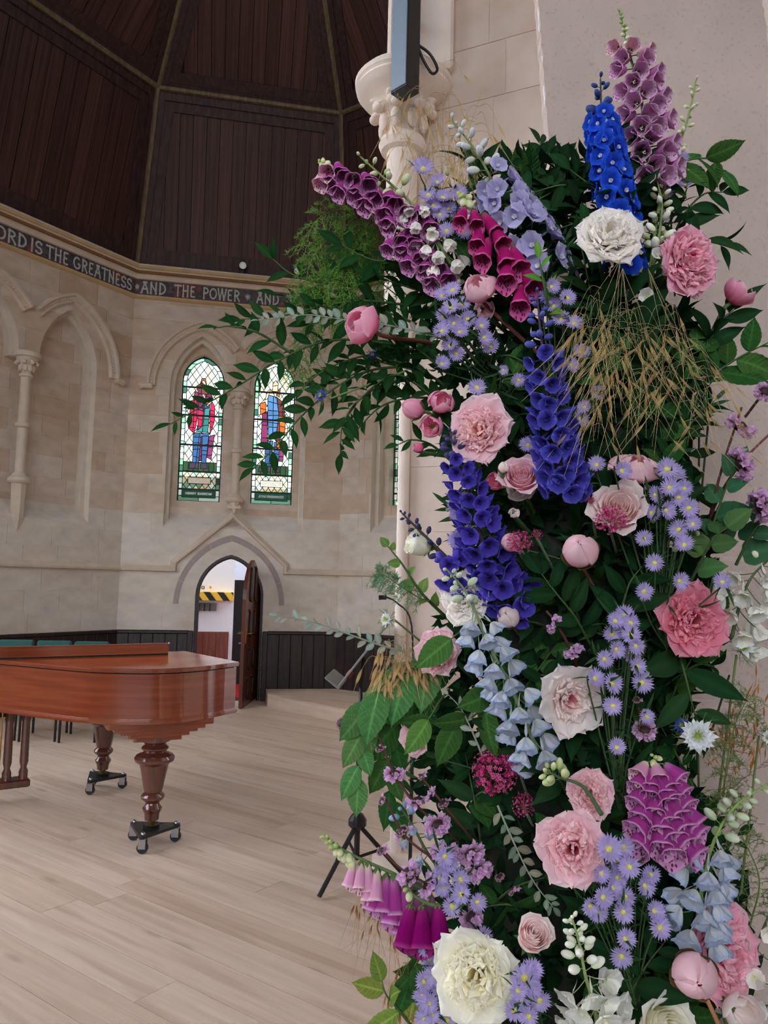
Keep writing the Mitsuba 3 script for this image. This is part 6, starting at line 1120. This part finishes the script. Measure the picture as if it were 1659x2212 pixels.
B('ruscus_branch', 'dark leaf fan standing against the plaster board at the upper centre', 'leafy branch', [(1240, 440), (1215, 390), (1190, 350), (1165, 310)], [1.62, 1.60, 1.6, 1.6], 'peony', 62, 14, 413, cols=((40, 62, 40), (50, 74, 46)), jn=.5)
B('silver_twig', 'silvery grey-leaved twig crossing the half-open pink peony', 'silver twig', [(980, 740), (900, 715), (820, 700), (740, 690), (660, 680), (560, 692)], [1.6, 1.53, 1.52, 1.52, 1.53, 1.53], 'silver', 28, 10, 421, stemc=(150, 158, 140), spread=.8, r0=.0016)
B('silver_twig', 'silvery twig pointing left in front of the dark dado', 'silver twig', [(880, 1410), (810, 1390), (740, 1365), (680, 1345), (600, 1330)], [1.62, 1.59, 1.57, 1.56, 1.55], 'silver', 27, 12, 422, stemc=(150, 158, 140), spread=.8, r0=.0016)
B('silver_twig', 'silvery twig hanging in the dark gap above the broad valerian', 'silver twig', [(1045, 1640), (1020, 1580), (995, 1530), (968, 1500)], [1.46, 1.45, 1.45, 1.45], 'silver', 24, 15, 423, stemc=(150, 158, 140), r0=.0015)
B('silver_twig', 'grey-leaved twig running down beside the large pink peony', 'silver twig', [(1075, 1740), (1110, 1820), (1150, 1900), (1195, 1960)], [1.45, 1.42, 1.4, 1.4], 'silver', 30, 12, 424, stemc=(140, 146, 128), cols=((104, 116, 96), (140, 148, 126)), r0=.0015)
hb = ((900, 1500, 1.6), )
B('hornbeam_branch', 'pleated hornbeam branch curling down the left edge over the floor', 'leafy branch', [(960, 1400), (900, 1440), (840, 1470), (800, 1520), (780, 1600), (775, 1680)], [1.62, 1.56, 1.54, 1.54, 1.55, 1.56], 'hornbeam', 104, 34, 431, cols=((70, 112, 64), (100, 142, 84)), jn=.35, spread=.5, sag=.5)
B('hornbeam_branch', 'second pleated branch hanging inside the left edge', 'leafy branch', [(1000, 1440), (930, 1480), (880, 1530), (850, 1600), (840, 1690), (850, 1730)], [1.64, 1.60, 1.59, 1.59, 1.59, 1.59], 'hornbeam', 104, 36, 432, jn=.4, spread=.6, sag=.5)
B('hornbeam_branch', 'broad pleated leaves below the white peony', 'leafy branch', [(1120, 1440), (1080, 1480), (1040, 1530), (1000, 1560), (940, 1560)], [1.52, 1.46, 1.45, 1.46, 1.48], 'hornbeam', 104, 40, 433, jn=.5, sag=.4)
B('hornbeam_branch', 'dark hornbeam leaves left of the vivid blue delphinium', 'leafy branch', [(1250, 520), (1210, 450), (1160, 410), (1110, 380), (1060, 390)], [1.6, 1.57, 1.56, 1.57, 1.58], 'hornbeam', 84, 26, 434, jn=.6)
B('hornbeam_branch', 'hornbeam leaves drooping at the right shoulder against the plaster board', 'leafy branch', [(1400, 420), (1440, 370), (1490, 345), (1540, 345), (1560, 370)], [1.58, 1.55, 1.54, 1.54, 1.54], 'hornbeam', 88, 26, 435, jn=.5, sag=.6, face=(.2, -1, .2))
B('hornbeam_branch', 'pleated leaves at the right edge beside the feather grass', 'leafy branch', [(1480, 860), (1540, 810), (1600, 770), (1680, 730)], [1.58, 1.54, 1.52, 1.5], 'hornbeam', 100, 30, 436, jn=.5)
B('hornbeam_branch', 'hornbeam leaves hanging at the bottom left over the floor', 'leafy branch', [(960, 1990), (930, 2030), (900, 2080), (880, 2130)], [1.56, 1.52, 1.51, 1.52], 'hornbeam', 84, 26, 437, jn=.5, sag=.4)
B('hornbeam_branch', 'yellow-green leaves at the bottom left corner of the flowers', 'leafy branch', [(900, 2230), (860, 2180), (835, 2150), (825, 2120)], [1.54, 1.52, 1.51, 1.51], 'hornbeam', 80, 30, 438, sag=.4, cols=((104, 132, 56), (140, 160, 84)), jn=.5)
B('hornbeam_branch', 'dark pleated leaves in the shade under the feather grass', 'leafy branch', [(1480, 1000), (1440, 940), (1390, 890), (1330, 830), (1290, 740)], [1.56, 1.54, 1.53, 1.53, 1.54], 'hornbeam', 90, 24, 439, jn=.6)
B('hornbeam_branch', 'single broad pleated leaf lying across the soft pink peony', 'leafy branch', [(1060, 1345), (1020, 1352), (990, 1368), (975, 1380)], [1.60, 1.49, 1.445, 1.44], 'hornbeam', 128, 900, 442, jn=.2, cols=((66, 110, 52), (92, 136, 70)))
B('hornbeam_branch', 'single narrow pleated leaf in front of the pale lilac-pink peony', 'leafy branch', [(970, 1490), (950, 1515), (935, 1540), (925, 1555)], [1.60, 1.50, 1.465, 1.46], 'hornbeam', 110, 900, 443, jn=.2, cols=((66, 112, 52), (96, 142, 70)))
B('rose_shoot', 'rose shoot with green buds standing against the pale pier', 'leafy branch', [(960, 1330), (910, 1280), (870, 1220), (838, 1180)], [1.62, 1.58, 1.57, 1.57], 'mint', 34, 30, 441, cols=((92, 126, 62), (116, 150, 80)), r0=.0026)
B('peony_leaves', 'lance-shaped peony leaves right of the ruffled pink peony', 'leafy branch', [(1420, 620), (1470, 560), (1520, 520), (1560, 530)], [1.58, 1.56, 1.55, 1.55], 'peony', 90, 26, 451, jn=.5, face=(.3, -1, .3)); B('peony_leaves', 'lance-shaped leaves at the upper right shoulder', 'leafy branch', [(1450, 520), (1480, 460), (1520, 420), (1560, 415)], [1.58, 1.56, 1.55, 1.55], 'peony', 84, 26, 452, jn=.5, face=(.3, -1, .3))
B('peony_leaves', 'peony leaves on the long stem of the loose pink peony', 'leafy branch', [(1500, 790), (1530, 740), (1560, 690), (1585, 670)], [1.57, 1.53, 1.50, 1.49], 'peony', 104, 20, 453, jn=.6); B('peony_leaves', 'broad peony leaves under the white peony among the feather grass', 'leafy branch', [(1380, 900), (1370, 800), (1360, 700), (1350, 620)], [1.56, 1.5, 1.48, 1.47], 'peony', 130, 20, 454, jn=.6)
B('peony_leaves', 'large dark peony leaf hanging under the rose-pink peony', 'leafy branch', [(1460, 1400), (1475, 1440), (1490, 1500), (1500, 1540)], [1.5, 1.44, 1.43, 1.44], 'peony', 150, 44, 455, jn=.4); B('peony_leaves', 'narrow dark leaves left of the rose-pink peony', 'leafy branch', [(1300, 1400), (1340, 1320), (1360, 1260), (1390, 1220)], [1.5, 1.44, 1.43, 1.43], 'peony', 100, 24, 456, jn=.7)
B('peony_leaves', 'dark green leaves under the large parting bud', 'leafy branch', [(1280, 1400), (1240, 1330), (1200, 1280), (1170, 1240)], [1.5, 1.45, 1.43, 1.43], 'peony', 104, 22, 457, jn=.7); B('peony_leaves', 'dark leaves in the hollow below the blue delphinium', 'leafy branch', [(1230, 1720), (1190, 1660), (1140, 1600), (1090, 1580)], [1.5, 1.46, 1.45, 1.45], 'peony', 110, 24, 458, jn=.7)
B('peony_leaves', 'dark leaves in the hollow left of the big round bud', 'leafy branch', [(1330, 2200), (1370, 2130), (1400, 2080), (1440, 2030)], [1.48, 1.43, 1.42, 1.42], 'peony', 124, 24, 459, jn=.7)
B('mint_leaves', 'wrinkled blue-green leaves below the right whorled mint', 'leafy branch', [(1520, 1200), (1545, 1120), (1570, 1050), (1590, 1010)], [1.5, 1.46, 1.44, 1.43], 'mint', 66, 30, 461, jn=.5); B('mint_leaves', 'round wrinkled leaves right of the bright asters', 'leafy branch', [(1490, 1260), (1520, 1200), (1545, 1160), (1570, 1140)], [1.5, 1.46, 1.44, 1.43], 'mint', 84, 34, 462, jn=.4, cols=((70, 104, 60), (92, 128, 76))); B('mint_leaves', 'blue-green leaves at the right edge under the cut mint', 'leafy branch', [(1590, 1220), (1620, 1160), (1650, 1120)], [1.5, 1.46, 1.44], 'mint', 74, 30, 463, jn=.5)
# asparagus fern
def fern(label, pts, Ys, seed, L=46, dens_=2.2, c=((92, 136, 60), (126, 168, 82))):
    r = np.random.default_rng(seed); t = thing('asparagus_fern', label, 'fern'); ax = curve([at(*p, y) for p, y in zip(pts, Ys)], 60); stem(t, ax, .0016, .0007, (96, 126, 60), 30, 4); Y = float(np.mean(Ys)); it = []
    for k in range(4, 60, 2):
        tan = unit(ax[min(k + 1, 59)] - ax[k - 1])
        for s in (-1, 1):
            d = unit(tan * .5 + np.cross(tan, unit(V3(r.normal() * .4, -1, r.normal() * .4))) * s + r.normal(size=3) * .25 + V3(0, 0, -.35)); Lb = L * m_per_px(Y) * r.uniform(.6, 1.2); tw = curve([ax[k], ax[k] + d * Lb * .5, ax[k] + d * Lb + V3(0, 0, -.35 * Lb)], 14)
            tm = [tw[i] for i in range(14)]; n0 = unit(np.cross(d, (0.1, -1, .2)))
            P = np.stack([tw - n0 * .0005, tw + n0 * .0005], 1); it.append((P, leaf_color(P, c, r, .2, 1)))
            for i in range(2, 14):
                for _ in range(int(dens_) + 1):
                    e = unit(d * .7 + r.normal(size=3) * .75) * r.uniform(.006, .012); w = unit(np.cross(e, r.normal(size=3))) * .00055; P = np.stack([np.stack([tw[i] - w, tw[i] + w]), np.stack([tw[i] + e * .6 - w, tw[i] + e * .6 + w]), np.stack([tw[i] + e - w * .3, tw[i] + e + w * .3])]); it.append((P, leaf_color(P, c, r, .35, 1)))
    (v, f), cc = joinsheets(it); part(t, 'needles', (v, f), 'm_leaf', smooth=True, uv=cc, kind='stuff')
for i, (p, lab) in enumerate((([(880, 600), (800, 500), (740, 455), (680, 480), (655, 560)], 'bright asparagus fern plume arching highest at the left'), ([(880, 640), (790, 540), (720, 510), (670, 570), (660, 640)], 'asparagus fern plume just inside the highest one'), ([(860, 640), (780, 580), (730, 570), (700, 640), (710, 700)], 'asparagus fern plume in front of the frieze'), ([(880, 680), (790, 620), (740, 600), (690, 620), (650, 660)], 'lower asparagus fern plume by the ruscus'), ([(820, 690), (740, 660), (680, 700), (655, 760), (640, 810)], 'asparagus fern trail hanging beside the right lancet'), ([(900, 560), (840, 500), (790, 490), (750, 530), (740, 600)], 'asparagus fern plume nearest the foxgloves'), ([(860, 620), (810, 560), (770, 560), (740, 620), (750, 680)], 'asparagus fern plume deep behind the ruscus leaves'))):
    fern(lab, p, [1.68, 1.65, 1.63, 1.62, 1.62], 600 + i)
fern('fine nigella foliage at the right edge, upper tuft', [(1560, 1760), (1570, 1650), (1590, 1560), (1620, 1500)], [1.5, 1.47, 1.46, 1.46], 620, 44, 1.2, ((104, 126, 74), (136, 152, 98))); fern('fine nigella foliage at the right edge, lower tuft', [(1620, 2000), (1640, 1900), (1600, 1800), (1560, 1700)], [1.5, 1.47, 1.46, 1.46], 621, 48, 1.2, ((96, 118, 70), (126, 142, 92))); fern('fine green foliage tuft on the pale pier at the left', [(920, 1300), (870, 1270), (835, 1245), (815, 1235)], [1.6, 1.58, 1.57, 1.57], 622, 26, 1.2, ((96, 140, 104), (126, 160, 120)))

# grasses ------------------------------------------------------------------------------------------
def panicle(label, foot, tips, spread, n, Y, seed, down, **k):
    r = np.random.default_rng(seed); st, sp = [], []
    for tx, ty in tips:
        st.append([foot, ((foot[0] + tx) / 2 + r.uniform(-20, 20), (foot[1] + ty) / 2), (tx, ty)])
        for _ in range(n // len(tips)):
            q = r.uniform(.35, 1.0); bx_, by_ = foot[0] + (tx - foot[0]) * q, foot[1] + (ty - foot[1]) * q; ox, oy = r.uniform(-spread, spread), r.uniform(.2, 1) * spread * down; st.append([(bx_, by_), (bx_ + ox * .5, by_ - abs(oy) * .1), (bx_ + ox, by_ + oy)]); sp.append((bx_ + ox, by_ + oy, ox * .35 + r.uniform(-6, 6), 26 * np.sign(down) + r.uniform(-8, 8)))
    grass(label, st, sp, Y, seed, **k)
panicle('sparse golden feather grass rising in front of the loudspeaker', (960, 470), [(815, 215), (850, 190), (905, 170), (960, 195), (930, 250)], 50, 56, 1.55, 701, .9, L=34, w=.03)
panicle('feather grass leaning right over the upper stone wall', (985, 470), [(960, 120), (1000, 230), (1040, 200), (1020, 290)], 46, 44, 1.56, 702, .9, L=34, w=.03)
panicle('feather grass hanging in a curtain over the dusky pink peony', (1345, 580), [(1270, 820), (1330, 860), (1370, 900), (1420, 840), (1380, 760)], 90, 60, 1.335, 703, .9, L=40, w=.032)
panicle('feather grass falling left over the purple delphinium', (1340, 560), [(1250, 700), (1255, 800), (1290, 900), (1270, 960)], 60, 36, 1.33, 704, 1.0, L=40, w=.03)
panicle('feather grass spraying right below the ruffled pink peony', (1400, 580), [(1500, 780), (1540, 860), (1560, 930), (1480, 940)], 90, 46, 1.36, 705, .8, L=40, w=.032)
panicle('dry oat heads bunched against the pier at the left', (930, 1450), [(835, 1385), (815, 1420), (865, 1375), (800, 1455), (885, 1400), (845, 1430)], 36, 84, 1.54, 706, 1.3, L=36, awn=.8, w=.07, cols=((176, 138, 86), (222, 190, 138)), name='oat_bunch', cat_='oats')
panicle('fine brown grass hanging below the pink foxglove at the lower left', (900, 1880), [(770, 1950), (800, 1990), (830, 2010), (860, 2030)], 30, 46, 1.56, 707, 1.0, L=26, awn=3.4, cols=((126, 92, 54), (176, 136, 88)))
panicle('fine brown grass at the bottom left over the floor', (960, 2100), [(870, 2080), (840, 2130), (880, 2190), (820, 2190)], 34, 34, 1.55, 708, 1.0, L=30, cols=((150, 112, 64), (200, 160, 104)))
panicle('reddish panic grass at the right edge over the pink plinth', (1560, 1720), [(1590, 1500), (1630, 1480), (1650, 1560), (1600, 1600), (1660, 1640)], 44, 70, 1.48, 709, -.5, L=26, awn=.8, cols=((150, 92, 44), (190, 130, 70)), stemc=(130, 96, 62))

RAMP_TABLE = [mi.Float(x) for x in RAMPS]; dr.eval(RAMP_TABLE)
